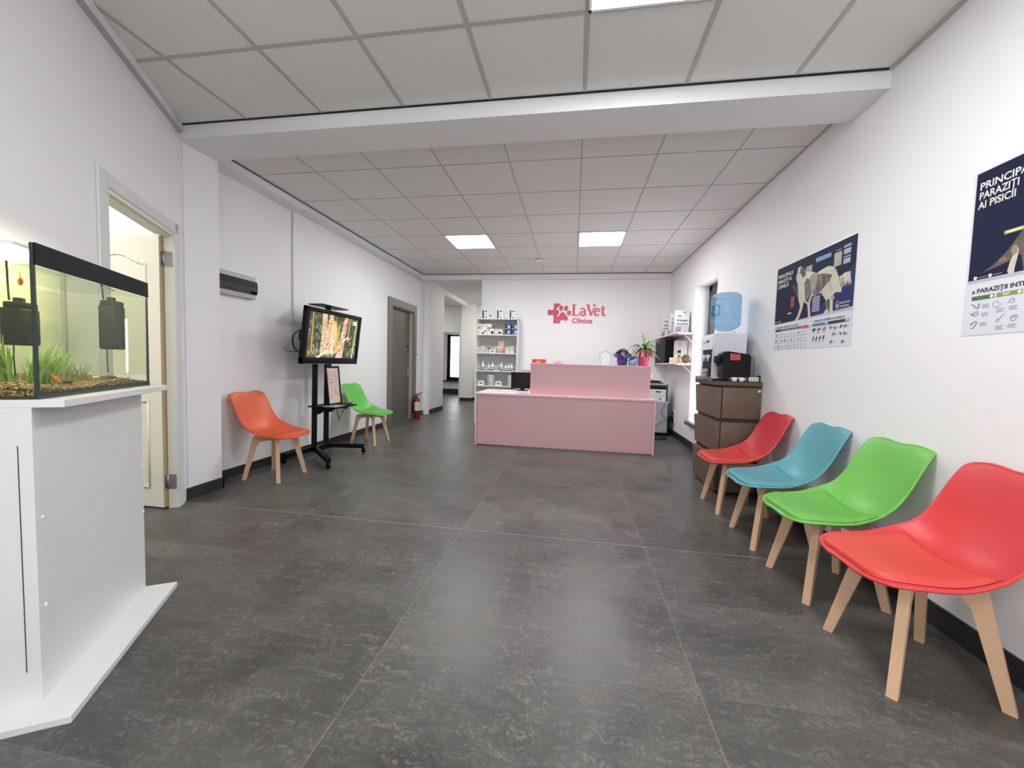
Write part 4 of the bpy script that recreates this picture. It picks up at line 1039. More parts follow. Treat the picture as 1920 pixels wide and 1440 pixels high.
carton('low white box with a dark animal print on the upper shelf', -1.625, FY, z_, .125, .09, .105, '#f0efe9', ((.55, .1, .92, .6, '#26282a'), (.1, .6, .4, .8, '#7f7f74')), 'cartons on the upper shelf')
carton('low white box at the centre of the upper shelf', -1.485, FY, z_, .145, .09, .092, '#f0efe9', ((.5, .15, .85, .6, '#2f3234'), (.1, .2, .45, .35, '#8f9088'), (.2, .65, .7, .8, '#b9b9ae')), 'cartons on the upper shelf')
carton('narrow dark box left of the navy boxes', -1.335, FY+.02, z_, .035, .08, .09, '#5d5f4f', ((.2, .3, .8, .8, '#c9c9a9'),), 'cartons on the upper shelf')
NV = ((.1, .12, .9, .2, '#c9d4e6'), (.5, .3, .8, .75, '#dfe6ee'), (.1, .8, .9, .93, '#4a6294'))
for k, (dx, dzz) in enumerate(((0, 0), (.128, 0), (0, .1), (.128, .1))):
    carton(['navy box, lower left of the stack of four on the upper shelf', 'navy box, lower right of the stack of four on the upper shelf', 'navy box, upper left of the stack of four on the upper shelf', 'navy box, upper right of the stack of four on the upper shelf'][k], -1.298+dx, FY+.01, z_+dzz, .122, .12, .098, '#25345e', NV, 'navy boxes on the upper shelf')
z_ = SZ[4]
for lab, x_, yy, w_, h_, c_ in (('small white carton at the left end of the second shelf', -1.818, 0, .05, .10, '#e6e4e0'), ('pink-white carton third from left on the second shelf', -1.755, .03, .085, .118, '#ead7d2'), ('pale pink carton in front on the second shelf', -1.70, -.002, .095, .082, '#e9ccc8'), ('dark small carton behind the pink one on the second shelf', -1.655, .09, .07, .105, '#6d5a5a'), ('white carton with black circle on the second shelf', -1.585, 0, .13, .068, '#eef0f2'), ('upright white carton behind the black circle carton', -1.49, .09, .055, .12, '#e8eae8'), ('orange-pink carton at the bottom of the tallest pile', -1.425, 0, .105, .05, '#e59a83'), ('salmon carton second in the tallest pile', -1.422, .01, .10, .04, '#e9b79d'), ('cream carton third in the tallest pile', -1.415, .01, .10, .05, '#e8d9b6'), ('patterned carton on top of the tallest pile', -1.41, .015, .11, .075, '#c9b59c'), ('low cream carton at the right of the second shelf', -1.27, 0, .15, .035, '#ece8dd'), ('cream carton standing behind the low cream one', -1.285, .07, .075, .09, '#e7dcc4'), ('upright white carton at the right end of the second shelf', -1.185, .07, .06, .135, '#dcdcd4')):
    zz = z_+{'orange-pink': 0, 'salmon cart': .051, 'cream carton third': .092}.get(lab[:11], 0)
    if lab.startswith('cream carton third'): zz = z_+.092
    if lab.startswith('patterned'): zz = z_+.143
    carton(lab, x_, FY+yy, zz, w_, .075, h_, c_, ((.2, .55, .8, .75, '#a09a94'), (.3, .2, .7, .4, '#4b4b4b' if 'black circle' in lab else '#b5aaa4')), 'cartons on the second shelf')
z_ = SZ[3]
BM = mat('bottle_white', '#eef0f1', .3); BLb = mat('bottle_label', '#23272c', .5)
def bottle(label, x_, yy, h_, r_, grp='spray bottles on the third shelf'):
    t = thing('spray_bottle', label, 'bottle', (x_, yy, z_+.0005), 0, grp)
    m = MB(); m.lathe([(0, 0), (r_, 0), (r_, h_*.55), (r_*.85, h_*.62), (r_*.35, h_*.72), (r_*.35, h_*.76), (0, h_*.76)], BM, 16); m.build('bottle_body', t)
    m = MB(); m.lathe([(r_*.42, h_*.74), (r_*.42, h_*.86), (r_*.16, h_*.90), (r_*.12, h_), (0, h_)], BM, 12); m.build('nozzle', t)
    m = MB(); m.lathe([(r_*1.01, h_*.06), (r_*1.01, h_*.16)], BLb, 16); m.lathe([(r_*1.01, h_*.30), (r_*1.01, h_*.36)], BLb, 16); m.build('bottle_label', t)
for lab, x_, h_, r_ in (('tall white nozzle bottle, leftmost on the third shelf', -1.705, .185, .032), ('white nozzle bottle, second from left on the third shelf', -1.588, .150, .027), ('tall white nozzle bottle, third from left on the third shelf', -1.518, .178, .032), ('tall slim white bottle at the centre of the third shelf', -1.345, .175, .030), ('pair member white bottle right of centre on the third shelf', -1.262, .135, .028), ('slim white bottle, second from the right on the third shelf', -1.205, .160, .025), ('slim white bottle, rightmost nozzle bottle on the third shelf', -1.152, .160, .026)):
    bottle(lab.replace('pair member ', 'short '), x_, FY+.04, h_, r_)
for lab, x_, w_, h_, c_ in (('small clear carton at the left end of the third shelf', -1.81, .06, .07, '#dcdcda'), ('narrow white carton right of the three left bottles', -1.478, .035, .11, '#e3e6e8'), ('white carton left of the centre bottle', -1.425, .04, .13, '#d5dadb'), ('white carton with dark print at the right end of the third shelf', -1.12, .045, .10, '#b9bcbd')):
    carton(lab, x_, FY+.07, z_, w_, .05, h_, c_, ((.2, .2, .8, .5, '#5b6065'), (.2, .65, .8, .8, '#8b9095')), 'cartons on the third shelf')
z_ = SZ[2]
TINP = mat('tin_print', '#c8cacb', .5, noise=.75, nscale=45)
for k, x_ in enumerate((-1.79, -1.455)):
    m = MB(); m.prism([(0, 0), (.12, 0), (.115, .07), (.10, .092), (.02, .092), (.005, .07)], 0, .06, mat('tub_white', '#f1f1ef', .4), 'y'); m.box((.035, -.0006, .03), (.09, -.0001, .06), mat('mk_555', '#777777', .5))
    single(m, 'small_tub', ['white rounded pack at the left of the fourth shelf', 'white rounded pack between the stacked tins'][k], 'pack', (x_, FY+.01, z_+.0005), 0, 'white packs on the fourth shelf')
for k in range(8):
    cx, lv = (-1.555, k//1) if k < 4 else (-1.165, k-4)
    if k >= 4: lv = k-4
    m = MB(); m.lathe([(0, 0), (.068, 0), (.070, .003), (.070, .048), (.068, .051), (0, .051)], TINP, 20)
    single(m, 'food_tin', ['patterned tin, %s of the left stack on the fourth shelf', 'patterned tin, %s of the right stack on the fourth shelf'][k >= 4] % ['bottom', 'second from the bottom', 'third from the bottom', 'top'][lv], 'tin', (cx, FY+.085, z_+.0005+lv*.052), 0, 'food tins on the fourth shelf')

# ------------------------------------------------------------------ wall shelves in the right corner
def wshelf(z_, label):
    t = thing('wall_shelf', label, 'shelf', (XR, 0, 0), 0, 'pink wall shelves by the window')
    m = MB(); m.bbox((-.245, 5.95, z_-.018), (-.001, 7.485, z_), PINKE, .002); m.build('board', t)
    for yy in (5.99, 7.2):
        m = MB(); m.bbox((-.008, yy-.01, z_-.17), (0, yy+.01, z_-.018), WHITEP, .001); m.bbox((-.20, yy-.01, z_-.030), (0, yy+.01, z_-.018), WHITEP, .001); m.tube([(-.006, yy, z_-.15), (-.05, yy, z_-.10), (-.13, yy, z_-.028)], .005, WHITEP, 6); m.build('bracket', t)
wshelf(1.672, 'upper pink wall shelf in the right corner, carrying feed bags'); wshelf(1.225, 'lower pink wall shelf in the right corner, carrying black binders')
BINM = mat('binder_black', '#08090b', .55, spec=.2); 
for k in range(9):
    t = thing('ring_binder', 'black ring binder on the lower wall shelf'if 0 else ['black ring binder nearest the window in the row', 'second black ring binder from the window', 'third black ring binder from the window', 'fourth black ring binder from the window', 'fifth black ring binder from the window', 'sixth black ring binder from the window', 'seventh black ring binder from the window', 'eighth black ring binder from the window', 'black ring binder deepest in the corner'][k], 'binder', (1.455, 6.64+k*.083, 1.2255), 0, 'black ring binders on the lower wall shelf')
    m = MB(); m.bbox((0, 0, 0), (.225, .074, .385), BINM, .003); m.build('cover', t)
    m = MB(); m.bbox((-.001, .004, .01), (.0005, .010, .375), mat('binder_label', '#5f6765', .5), .0004); m.build('spine_label', t)
carton('tall white carton behind the little ornaments on the lower wall shelf', 1.575, 6.37, 1.225, .10, .20, .36, '#e9e8e8', ((.12, .45, .6, .56, '#2d2d30'), (.12, .25, .5, .35, '#8a8a8c')), 'white cartons on the lower wall shelf')
carton('slim white carton by the bracket on the lower wall shelf', 1.62, 6.20, 1.225, .06, .10, .34, '#f1f0f0', (), 'white cartons on the lower wall shelf')
m = MB(); m.bbox((0, 0, 0), (.085, .03, .085), WHITEP, .004)
for q in range(5): m.sphere((.015+.013*q, -.001, .03+.012*(q % 3)), .006, mat('mk_card', '#6a6d70', .5), 8, sc=(1, .2, 1))
single(m, 'small_card', 'small white patterned card left of the cream ornament', 'card', (1.462, 6.31, 1.2255), 0)
m = MB(); m.lathe([(0, 0), (.04, 0), (.045, .02), (.03, .05), (.038, .07), (.02, .11), (.012, .13), (0, .14)], mat('ornament_cream', '#e4d2a4', .5, noise=.2, nscale=40), 14)
single(m, 'ornament', 'cream figurine between the card and the dried ornament', 'ornament', (1.53, 6.20, 1.2255), 0)
DO = mat('dried_brown', '#7a5a30', .6, noise=.5, nscale=40); DO2 = mat('dried_green', '#55502e', .6, noise=.4, nscale=40); t = thing('dried_ornament', 'brown and green dried ornament at the end of the lower wall shelf', 'ornament', (1.622, 6.03, 1.2255))
m = MB(); m.sphere((0, 0, .045), .056, DO, 14, sc=(1, 1, .8), jit=.05); m.build('lower_part', t)
m = MB(); m.sphere((-.01, 0, .095), .035, DO2, 12, jit=.06); m.sphere((.025, .01, .09), .026, DO2, 10, jit=.06); m.sphere((-.045, 0, .075), .022, DO2, 10, jit=.06); m.build('upper_part', t)
BG = mat('feed_bag', '#d9dee0', .4, noise=.08, nscale=12); BGd = mat('feed_bag_dark', '#8d9497', .4, noise=.2, nscale=20); INKG = mat('bag_ink', '#2e3436', .5)
def bag(label, y_, h_, w_, rz, txt):
    t = thing('feed_bag', label, 'feed bag', (1.57, y_, 1.6725), rz, 'white feed bags on the upper wall shelf')
    m = MB(); prof = [(-.045, 0), (.045, 0), (.048, h_*.3), (.044, h_*.7), (.018, h_*.96), (.004, h_), (-.004, h_), (-.018, h_*.96), (-.044, h_*.7), (-.048, h_*.3)]
    m.prism(prof, -w_/2, w_/2, BG, 'x', smooth=True); m.build('bag_body', t)
    m = MB(); m.prism([(p[0]*.97, p[1]*.98) for p in prof], w_/2-.001, w_/2+.004, BGd, 'x'); m.build('gusset', t)
    cv = Canvas((-w_/2, -.0492, 0), (1, 0, 0), (0, 0, 1)); cv.step = .0004
    cv.text(txt[0], (w_*.15, h_*.70), .035, INKG, .001); cv.text(txt[1], (w_*.12, h_*.50), .040, INKG, .001, fit=w_*.7)
    cv.rect((w_*.08, h_*.36), (w_*.85, h_*.42), mat('bag_grey', '#8f979a', .5)); cv.rect((w_*.08, h_*.10), (w_*.5, h_*.30), mat('bag_grey2', '#aab1b4', .5))
    cv.layer(); cv.stroke([(w_*.55, h_*.86), (w_*.62, h_*.90), (w_*.66, h_*.86), (w_*.74, h_*.92)], .012, INKG)
    cv.mb.build('bag_print', t)
bag('white feed bag nearest the window on the upper wall shelf', 6.17, .345, .20, .0, ('Cat', 'Diet'))
bag('white feed bag second from the window on the upper wall shelf', 6.50, .335, .19, .0, ('Vet', 'Diet'))
bag('white feed bag in the corner of the upper wall shelf', 7.00, .36, .21, .0, ('Cat', 'Diet'))
for k in range(7):
    y_ = 6.07+k*.14 if k < 1 else 6.30+k*.135; x_ = 1.462
    if k == 0:
        m = MB()
        for q in range(9): m.bbox((.013*q, 0, 0), (.013*q+.010, .03, .095-.002*q), WHITEP if q % 2 else mat('stripe_grey', '#9aa0a2', .5), .001)
        single(m, 'brochure_rack', 'striped row of leaflets before the nearest feed bag', 'leaflets', (1.53, 6.05, 1.6725)); 
    else:
        m = MB(); m.bbox((0, 0, 0), (.055, .06, .075), [WHITEP, mat('jar_grey', '#b9bdbf', .45), mat('jar_dark', '#8d8a8c', .45)][k % 3], .004); m.box((-.0006, .012, .018), (-.0001, .048, .05), INKG)
        single(m, 'small_carton', ['', 'small carton, first before the feed bags from the window', 'small carton, second before the feed bags', 'small carton, third before the feed bags', 'small carton, fourth before the feed bags', 'small carton, fifth before the feed bags', 'small carton, deepest in the corner before the feed bags'][k], 'box', (x_, y_-.08, 1.6725), 0, 'small cartons on the upper wall shelf')

# ------------------------------------------------------------------ printer and cabinet
pc = thing('printer_cabinet', 'grey cabinet with black edges behind the desk, under the printer', 'cabinet', (1.08, 6.78, 0))
GC = mat('cabinet_grey', '#a3a3a8', .4); 
m = MB(); m.bbox((0, .0, .06), (.50, .45, .56), GC, .002); m.build('cabinet_body', pc)
m = MB(); m.bbox((-.01, -.004, .56), (.515, .46, .578), mat('cab_top', '#b9b9bb', .35), .002); m.bbox((.50, -.004, 0), (.516, .46, .56), BLACK, .002); m.build('edge_trim', pc)
m = MB(); m.box((.01, .02, 0), (.49, .44, .06), BLACK); m.build('plinth', pc)
pr = thing('printer', 'white and black office printer in the right corner', 'printer', (1.14, 6.80, .578))
m = MB(); m.bbox((0, 0, 0), (.405, .36, .205), mat('printer_white', '#dcdcd8', .4), .006); m.box((.30, -.0006, .03), (.33, -.0001, .06), mat('mk_555', '#777777', .5)); m.bbox((.24, -.003, .155), (.32, .0, .175), BLACKP, .002); m.box((.0, -.0006, .098), (.40, -.0001, .101), mat('seam_grey', '#8c8c88', .5)); m.build('paper_cabinet', pr)
m = MB(); m.bbox((.004, .012, .205), (.40, .36, .262), BLACKP, .004); m.bbox((.4, .02, .01), (.44, .36, .30), mat('printer_side', '#4a4b4d', .4), .006); m.build('output_bay', pr)
m = MB(); m.bbox((0, -.01, .262), (.415, .36, .30), mat('printer_lid', '#c9c9c7', .4), .006); m.bbox((0, -.012, .268), (.41, -.006, .283), BLACKP, .002); m.build('scanner_lid', pr)
m = MB(); m.bbox((.03, .03, .300), (.36, .33, .325), mat('feeder_dark', '#3b3c3e', .4), .012, 3); m.prism([(.02, .325), (.30, .325), (.34, .345), (.06, .352)], .06, .28, BLACKP, 'y'); m.build('document_feeder', pr)
m = MB()
m.tube([(1.53, 6.76, .56), (1.50, 6.74, .48), (1.46, 6.72, .42), (1.50, 6.72, .33), (1.57, 6.72, .30)], .004, BLACKP, 6)
m.tube([(1.60, 6.80, .28), (1.50, 6.70, .27), (1.40, 6.66, .20), (1.30, 6.66, .10), (1.22, 6.7, .02)], .004, BLACKP, 6)
for k in range(3):
    m.tube([(1.35+.17*math.cos(t), 6.58-.05*k+.10*math.sin(t), .008+.004*k) for t in [R(-200+i*20+k*30) for i in range(18)]], .004, BLACKP, 6)
m.tube([(1.62, 6.83, .26), (1.63, 6.82, .15), (1.60, 6.78, .03), (1.50, 6.68, .01)], .004, BLACKP, 6)
single(m, 'power_cables', 'tangle of black cables on the floor beside the printer cabinet', 'cable')
so = thing('wall_socket', 'white socket plate with black power adapter beside the printer cabinet', 'socket', (XR, 6.80, .30), PI)
m = MB(); m.bbox((0, -.07, -.07), (.01, .02, .14), WHITEP, .003); m.build('plate', so)
m = MB(); m.bbox((.01, -.06, -.045), (.10, .02, .035), BLACKP, .008); m.bbox((.008, -.05, .07), (.018, .0, .12), BLACKP, .004); m.build('power_adapter', so)

# ------------------------------------------------------------------ brown drawer tower
ct = thing('drawer_tower', 'brown stacked drawer tower under the water dispenser', 'drawer unit', (1.34, 3.81, 0))
W_, D_ = .345, .635
m = MB(); m.bbox((.008, .006, .01), (W_, D_, 1.01), mat('tower_core', '#2e231c', .6), .002); m.build('carcass', ct)
zs = [(.02, .345), (.385, .67), (.705, .99)]
for k, (za, zb) in enumerate(zs):
    m = MB(); m.bbox((.02, -.004, za), (W_-.004, .010, zb), BROWN, .005, 3); m.build('side_panel', ct)
    m = MB(); m.prism([(-.012, za), (.010, za+.0), (.010, zb), (-.030, zb-.004), (-.030, zb-.02)], -.0, D_-.004, BROWN, 'y'); m.build('drawer_front', ct)
m = MB(); m.bbox((-.035, -.010, 1.008), (W_+.003, D_+.01, 1.046), BROWND, .004); m.build('top_slab', ct)
for zz in (.99,): m = MB(); m.bbox((W_-.03, -.012, .955), (W_-.01, -.004, .975), WHITEP, .002); m.build('wall_clip', ct)

# water dispenser and bottle
CZ = 1.0465
cl = thing('water_dispenser', 'white tabletop water dispenser with black tap recess on the drawer tower', 'water dispenser', (1.335, 4.05, CZ))
CWm = mat('cooler_white', '#dfe0ea', .35); 
m = MB()
m.box((.010, 0, 0), (.30, .32, .455), CWm); m.box((0, 0, 0), (.011, .022, .32), CWm); m.box((0, .298, 0), (.011, .32, .32), CWm)
m.prism([(-.012, .30), (.06, .30), (.06, .4555), (.03, .4555), (-.006, .425)], -.0015, .3215, CWm, 'y'); m.build('cabinet', cl)
m = MB(); m.box((.004, .022, .03), (.0102, .298, .31), BLACKP); m.build('recess_lining', cl)
m = MB(); m.box((.301, .01, .01), (.306, .31, .45), mat('cooler_back', '#5f7488', .4)); m.build('back_panel', cl)
m = MB(); m.bbox((-.0135, .10, .375), (-.0095, .16, .392), BLACKP, .001)
for q in range(3): m.sphere((-.010, .19+.03*q, .375), .006, mat('led_blue', '#7aa0c8', .4), 8)
m.build('control_panel', cl)
for q, yy in enumerate((.10, .21)):
    m = MB(); m.bbox((-.022, yy-.016, .215), (.005, yy+.016, .25), WHITEP, .005); m.tube([(-.012, yy, .217), (-.012, yy, .185)], .008, WHITEP, 8); m.build('tap', cl)
m = MB(); m.bbox((-.065, .03, .0), (.004, .29, .032), mat('drip_grey', '#7d7c80', .4), .004); m.build('drip_tray', cl)
m = MB(); m.lathe([(.085, .455), (.10, .46), (.095, .485), (.07, .478)], WHITEP, 24, c=(.155, .16, 0)); m.build('bottle_collar', cl)
BB = bpy.data.materials.new('bottle_blue'); BB.use_nodes = True
nt = BB.node_tree; b_ = nt.nodes['Principled BSDF']; b_.inputs['Base Color'].default_value = lin('#a3c9e8'); b_.inputs['Roughness'].default_value = .12
tr = nt.nodes.new('ShaderNodeBsdfTransparent'); tr.inputs[0].default_value = (.66, .83, .94, 1); mx = nt.nodes.new('ShaderNodeMixShader'); mx.inputs[0].default_value = .35
nt.links.new(tr.outputs[0], mx.inputs[1]); nt.links.new(b_.outputs[0], mx.inputs[2]); nt.links.new(mx.outputs[0], nt.nodes['Material Output'].inputs[0])
bt = thing('water_bottle', 'large translucent blue water bottle upside down on the dispenser', 'water bottle', (1.485, 4.205, CZ+.478))
m = MB(); rb = .137
m.lathe([(.03, -.01), (.032, .004), (.07, .02), (.108, .040), (.132, .065), (rb, .085), (rb, .118), (.133, .122), (rb, .127), (rb, .30), (.134, .305), (rb, .31), (rb, .335), (.130, .362), (.112, .380), (.08, .388), (0, .386)], BB, 40); m.build('bottle_shell', bt)
m = MB(); pts = [(-.045, .16), (.045, .16), (.055, .17), (.055, .25), (.045, .26), (-.045, .26), (-.055, .25), (-.055, .17)]
HM = mat('bottle_handle', '#5583a8', .2)
Mh = Matrix.Rotation(R(215), 4, 'Z') @ Matrix.Translation((rb-.004, -.03, 0))
for i in range(len(pts)): a_, c_ = pts[i], pts[(i+1) % len(pts)]; m.tube([(.003, a_[0], a_[1]), (.003, c_[0], c_[1])], .004, HM, 6, M=Mh)
m.tube([(.002, -.02, .165), (.004, -.02, .255)], .009, HM, 8, M=Mh); m.build('grip', bt)
# cup in the dispenser
m = MB(); m.lathe([(0, 0), (.022, 0), (.030, .075), (.032, .077), (.028, .075), (.021, .004), (0, .004)], mat('paper_cup', '#e4dccb', .5), 18); m.lathe([(.0265, .032), (.0283, .052)], mat('cup_print', '#9a8f70', .5), 18)
single(m, 'paper_cup', 'cream paper cup standing under the dispenser taps', 'cup', (1.303, 4.15, CZ+.033))
# coffee machine (side view, front to the left)
cf = thing('coffee_machine', 'black capsule coffee machine with a red sticker on the drawer tower', 'coffee machine', (1.31, 3.845, CZ))
CBm = mat('coffee_black', '#08090a', .4, spec=.25)
side = [(.03, .012), (.27, .012), (.285, .03), (.285, .24), (.27, .252), (.11, .258), (.095, .262), (.06, .262), (.045, .25), (.045, .18), (.055, .12), (.05, .03)]
m = MB(); m.prism(side, .0, .125, CBm, 'y'); m.build('machine_body', cf)
m = MB(); m.bbox((.0, .02, .165), (.055, .105, .235), CBm, .012, 3); m.bbox((.015, .04, .14), (.035, .085, .168), CBm, .004); m.build('spout_head', cf)
m = MB(); m.bbox((-.015, .0, 0), (.10, .125, .022), CBm, .004); m.build('cup_tray', cf)
m = MB(); m.prism([(.075, .268), (.085, .276), (.26, .252), (.285, .23), (.275, .226), (.24, .243), (.12, .256)], -.006, .131, BLACKP, 'y'); m.build('lever', cf)
m = MB(); m.bbox((.288, .01, .02), (.335, .115, .235), glassy('tank_smoke', (.78, .80, .82, 1), 1.45, 0, .12, lin('#8a8f92')), .02, 3); m.build('water_tank', cf)
cv = Canvas((.11, -.001, .195), (1, 0, .02), (0, 0, 1)); cv.rect((0, 0), (.085, .060), mat('sticker_red', '#d8564e', .5)); cv.layer()
for q in range(4): cv.rect((.008, .048-.013*q), (.055+.008*(q % 2), .053-.013*q), mat('sticker_dark', '#8d2f2b', .5))
cv.ell((.068, .022), .008, .008, mat('sticker_dark', '#8d2f2b', .5)); cv.mb.build('sticker', cf)
CPm = mat('china', '#f1f1ef', .2, coat=.3)
for k, x_ in enumerate((1.455, 1.515)):
    t = thing('espresso_cup', ['white espresso cup, left of the two in front of the coffee machine', 'white espresso cup, right of the two in front of the coffee machine'][k], 'cup', (x_, 3.818, CZ), 0, 'white espresso cups')
    m = MB(); m.lathe([(0, 0), (.014, 0), (.020, .008), (.026, .028), (.027, .038), (.025, .038), (.023, .026), (.012, .006), (0, .006)], CPm, 20); m.build('cup_bowl', t)
    m = MB(); m.tube([(.024, 0, .030), (.036, 0, .030), (.034, 0, .016), (.021, 0, .012)], .0025, CPm, 6, M=Matrix.Rotation(R(-20 if k else 150), 4, 'Z')); m.build('cup_handle', t)
m = MB(); m.bbox((0, 0, 0), (.12, .06, .004), BLACKP, .001); m.bbox((0, -.0, 0), (.004, .06, .055), mat('tray_wire', '#4d4b44', .4), .001); m.bbox((.112, 0, 0), (.116, .06, .06), mat('tray_wire', '#4d4b44', .4), .001)
single(m, 'condiment_tray', 'small dark tray at the wall end of the drawer tower top', 'tray', (1.565, 3.835, CZ))
carton('cream box with small print in the dark tray', 1.585, 3.84, CZ+.0045, .085, .035, .038, '#e6dfca', ((.1, .2, .3, .5, '#a9a28c'), (.45, .3, .6, .7, '#8a8472'), (.7, .25, .9, .6, '#a9a28c')), None)
random.seed(21)
m = MB()
for q in range(5): m.blade([(0.01*q, 0, .0), (.012*q+.005, .012, .02+.004*q), (.02*q, .03, .004+.002*q)], [.012, .014, .010], mat('tissue', '#e6e0de', .7), side=(1, .2, .4))
single(m, 'crumpled_tissue', 'crumpled white tissue at the front of the drawer tower top', 'tissue', (1.30, 3.93, CZ+.001))

# ------------------------------------------------------------------ posters on the right wall
NAVY = mat('poster_navy', '#212440', .6, noise=.05, nscale=2, spec=.15); NAVY2 = mat('poster_blue', '#2b3768', .6, noise=.05, nscale=2, spec=.15); SHEET = mat('poster_white', '#dfe1ea', .35)
PW = mat('print_white', '#e6e6e0', .4); PT = mat('print_text', '#c9cad2', .4); PK = mat('print_black', '#1d1f26', .4); PGY = mat('print_mid', '#6f7276', .4)
FURW = mat('print_fur', '#cfccba', .45, noise=.18, nscale=40); FURB = mat('print_brown', '#4d3832', .45, noise=.3, nscale=30); FURG = mat('print_greyfur', '#97918c', .45, noise=.3, nscale=30); FURD = mat('print_darkfur', '#2f3631', .45, noise=.3, nscale=30)
PBL = mat('print_blue', '#2e7fc0', .4); PRD = mat('print_red', '#c9463e', .4); PPU = mat('print_lilac', '#b5a6d0', .4); PGR = mat('print_green', '#4c8a3c', .4); PGR2 = mat('print_lime', '#a9c93c', .4); POL = mat('print_olive', '#8b9a45', .4); PGN = mat('print_darkgreen', '#3f6b34', .4); GRD = mat('print_ground', '#b9bcc8', .4)
def poster(label, y_, z_, w_, h_, name='veterinary_poster'):
    t = thing(name, label, 'poster', (XR-.0008, y_, z_), 0, 'parasite posters on the right wall')
    m = MB(); m.box((-.0012, -w_, 0), (0, 0, h_), SHEET); m.build('paper', t)
    cv = Canvas((-.0012, 0, 0), (0, -1, 0), (0, 0, 1)); cv.step = .00022
    return t, cv
def lines(cv, pts4, n, mt, frac=.55):
    (ax, ay), (bx_, by_) = (min(p[0] for p in pts4), min(p[1] for p in pts4)), (max(p[0] for p in pts4), max(p[1] for p in pts4))
    for i in range(n):
        y_ = ay+(by_-ay)*(i+.2)/n; cv.rect((ax, y_), (bx_, y_+(by_-ay)/n*frac), mt)
random.seed(2)
t, cv = poster('dark blue dog parasite poster, the landscape one left of the cat poster', 3.677, 1.326, .962, .697)
cv.rect((.008, .222), (.954, .689), NAVY); cv.poly([(.45, .222), (.954, .222), (.954, .689), (.74, .689)], NAVY2) if 0 else None
cv.layer(); cv.poly([(.52, .223), (.954, .223), (.954, .52), (.80, .40)], NAVY2); cv.layer(); cv.poly([(.008, .222), (.33, .226), (.954, .245), (.954, .222)], GRD)
cv.layer()
dog = [(0.317, 0.631), (0.352, 0.636), (0.403, 0.604), (0.429, 0.571), (0.507, 0.559), (0.557, 0.535), (0.611, 0.547), (0.687, 0.555), (0.744, 0.538), (0.775, 0.502), (0.807, 0.448), (0.855, 0.471), (0.912, 0.469), (0.915, 0.441), (0.878, 0.41), (0.84, 0.379), (0.835, 0.351), (0.782, 0.361), (0.756, 0.348), (0.764, 0.241), (0.757, 0.222), (0.733, 0.228), (0.728, 0.318), (0.703, 0.334), (0.722, 0.247), (0.716, 0.221), (0.662, 0.228), (0.692, 0.263), (0.696, 0.311), (0.63, 0.383), (0.548, 0.385), (0.518, 0.378), (0.502, 0.323), (0.518, 0.237), (0.526, 0.217), (0.477, 0.216), (0.49, 0.247), (0.469, 0.328), (0.421, 0.355), (0.41, 0.304), (0.376, 0.241), (0.355, 0.22), (0.317, 0.228), (0.35, 0.258), (0.378, 0.322), (0.347, 0.388), (0.326, 0.507), (0.29, 0.556), (0.31, 0.592)]
cv.poly(dog, FURW); cv.layer()
for pl, mt in (([(0.445, 0.528), (0.493, 0.498), (0.514, 0.404), (0.479, 0.339), (0.443, 0.358), (0.416, 0.488)], FURB), ([(0.563, 0.527), (0.654, 0.512), (0.732, 0.488), (0.718, 0.45), (0.664, 0.425), (0.591, 0.378), (0.527, 0.389), (0.539, 0.463)], FURB), ([(0.353, 0.633), (0.403, 0.604), (0.432, 0.551), (0.387, 0.541), (0.346, 0.59)], FURD), ([(0.807, 0.448), (0.858, 0.442), (0.855, 0.398), (0.831, 0.38)], FURD), ([(0.676, 0.32), (0.713, 0.326), (0.721, 0.259), (0.693, 0.257)], PGN)): cv.poly(pl, mt)
cv.layer(); cv.poly([(0.488, 0.538), (0.541, 0.538), (0.576, 0.505), (0.564, 0.433), (0.525, 0.402), (0.485, 0.474)], FURG)
for k in range(120):   # fur strokes
    x_, y_ = random.uniform(.44, .78), random.uniform(.37, .54); cv.stroke([(x_, y_), (x_+random.uniform(-.012, .004), y_-random.uniform(.015, .04))], .0025, random.choice([FURW, FURG, FURB, FURW]))
for k in range(40):
    x_ = .82+random.uniform(-.01, .09); cv.stroke([(x_, .46), (x_+.02, .40+random.uniform(-.02, .02))], .003, FURW)
cv.ell((.335, .585), .006, .006, PK); cv.ell((.298, .553), .010, .008, PK)
cv.layer()
for k in range(9): cv.stroke([(.25+.01*k, .50-.012*k), (.36+.04*k, .52-.02*k)], .0016, PT)
cv.layer()
lines(cv, [(.426, .525), (.502, .612)], 9, PW); cv.poly([(0.539, 0.646), (0.71, 0.641), (0.711, 0.612), (0.545, 0.613)], PBL)
lines(cv, [(.745, .531), (.82, .622)], 9, PW); cv.rect((.755, .629), (.811, .640), PK); cv.rect((.834, .630), (.905, .648), PBL); lines(cv, [(.838, .588), (.903, .622)], 4, PW); cv.rect((.836, .565), (.904, .577), PBL); lines(cv, [(.838, .527), (.903, .560)], 4, PW)
for k in range(5): cv.rect((.243, .337+.017*k), (.292, .349+.017*k), PRD)
for k in range(7): cv.rect((.533, .262+.0155*k), (.62, .273+.0155*k), PPU)
cv.rect((.735, .318), (.774, .341), mat('print_orange', '#d98a6c', .4)); cv.rect((.21, .287), (.262, .297), PW)
cv.ell((.81, .272), .021, .024, PT, 24); cv.layer(); cv.ell((.81, .272), .017, .020, NAVY2, 24); cv.layer(); cv.ell((.81, .268), .008, .012, PT)
cv.text('Boehringer', (.838, .275), .022, PT, .0004, fit=.09); cv.text('Ingelheim', (.838, .252), .022, PT, .0004, fit=.082)
cv.layer()
cv.text('PRINCIPALII', (.030, .602), .041, PW, .0008, fit=.215); cv.text('PARAZIȚI AI', (.030, .560), .041, PW, .0008, fit=.20); cv.text('CÂINELUI', (.030, .518), .041, PW, .0008, fit=.165)
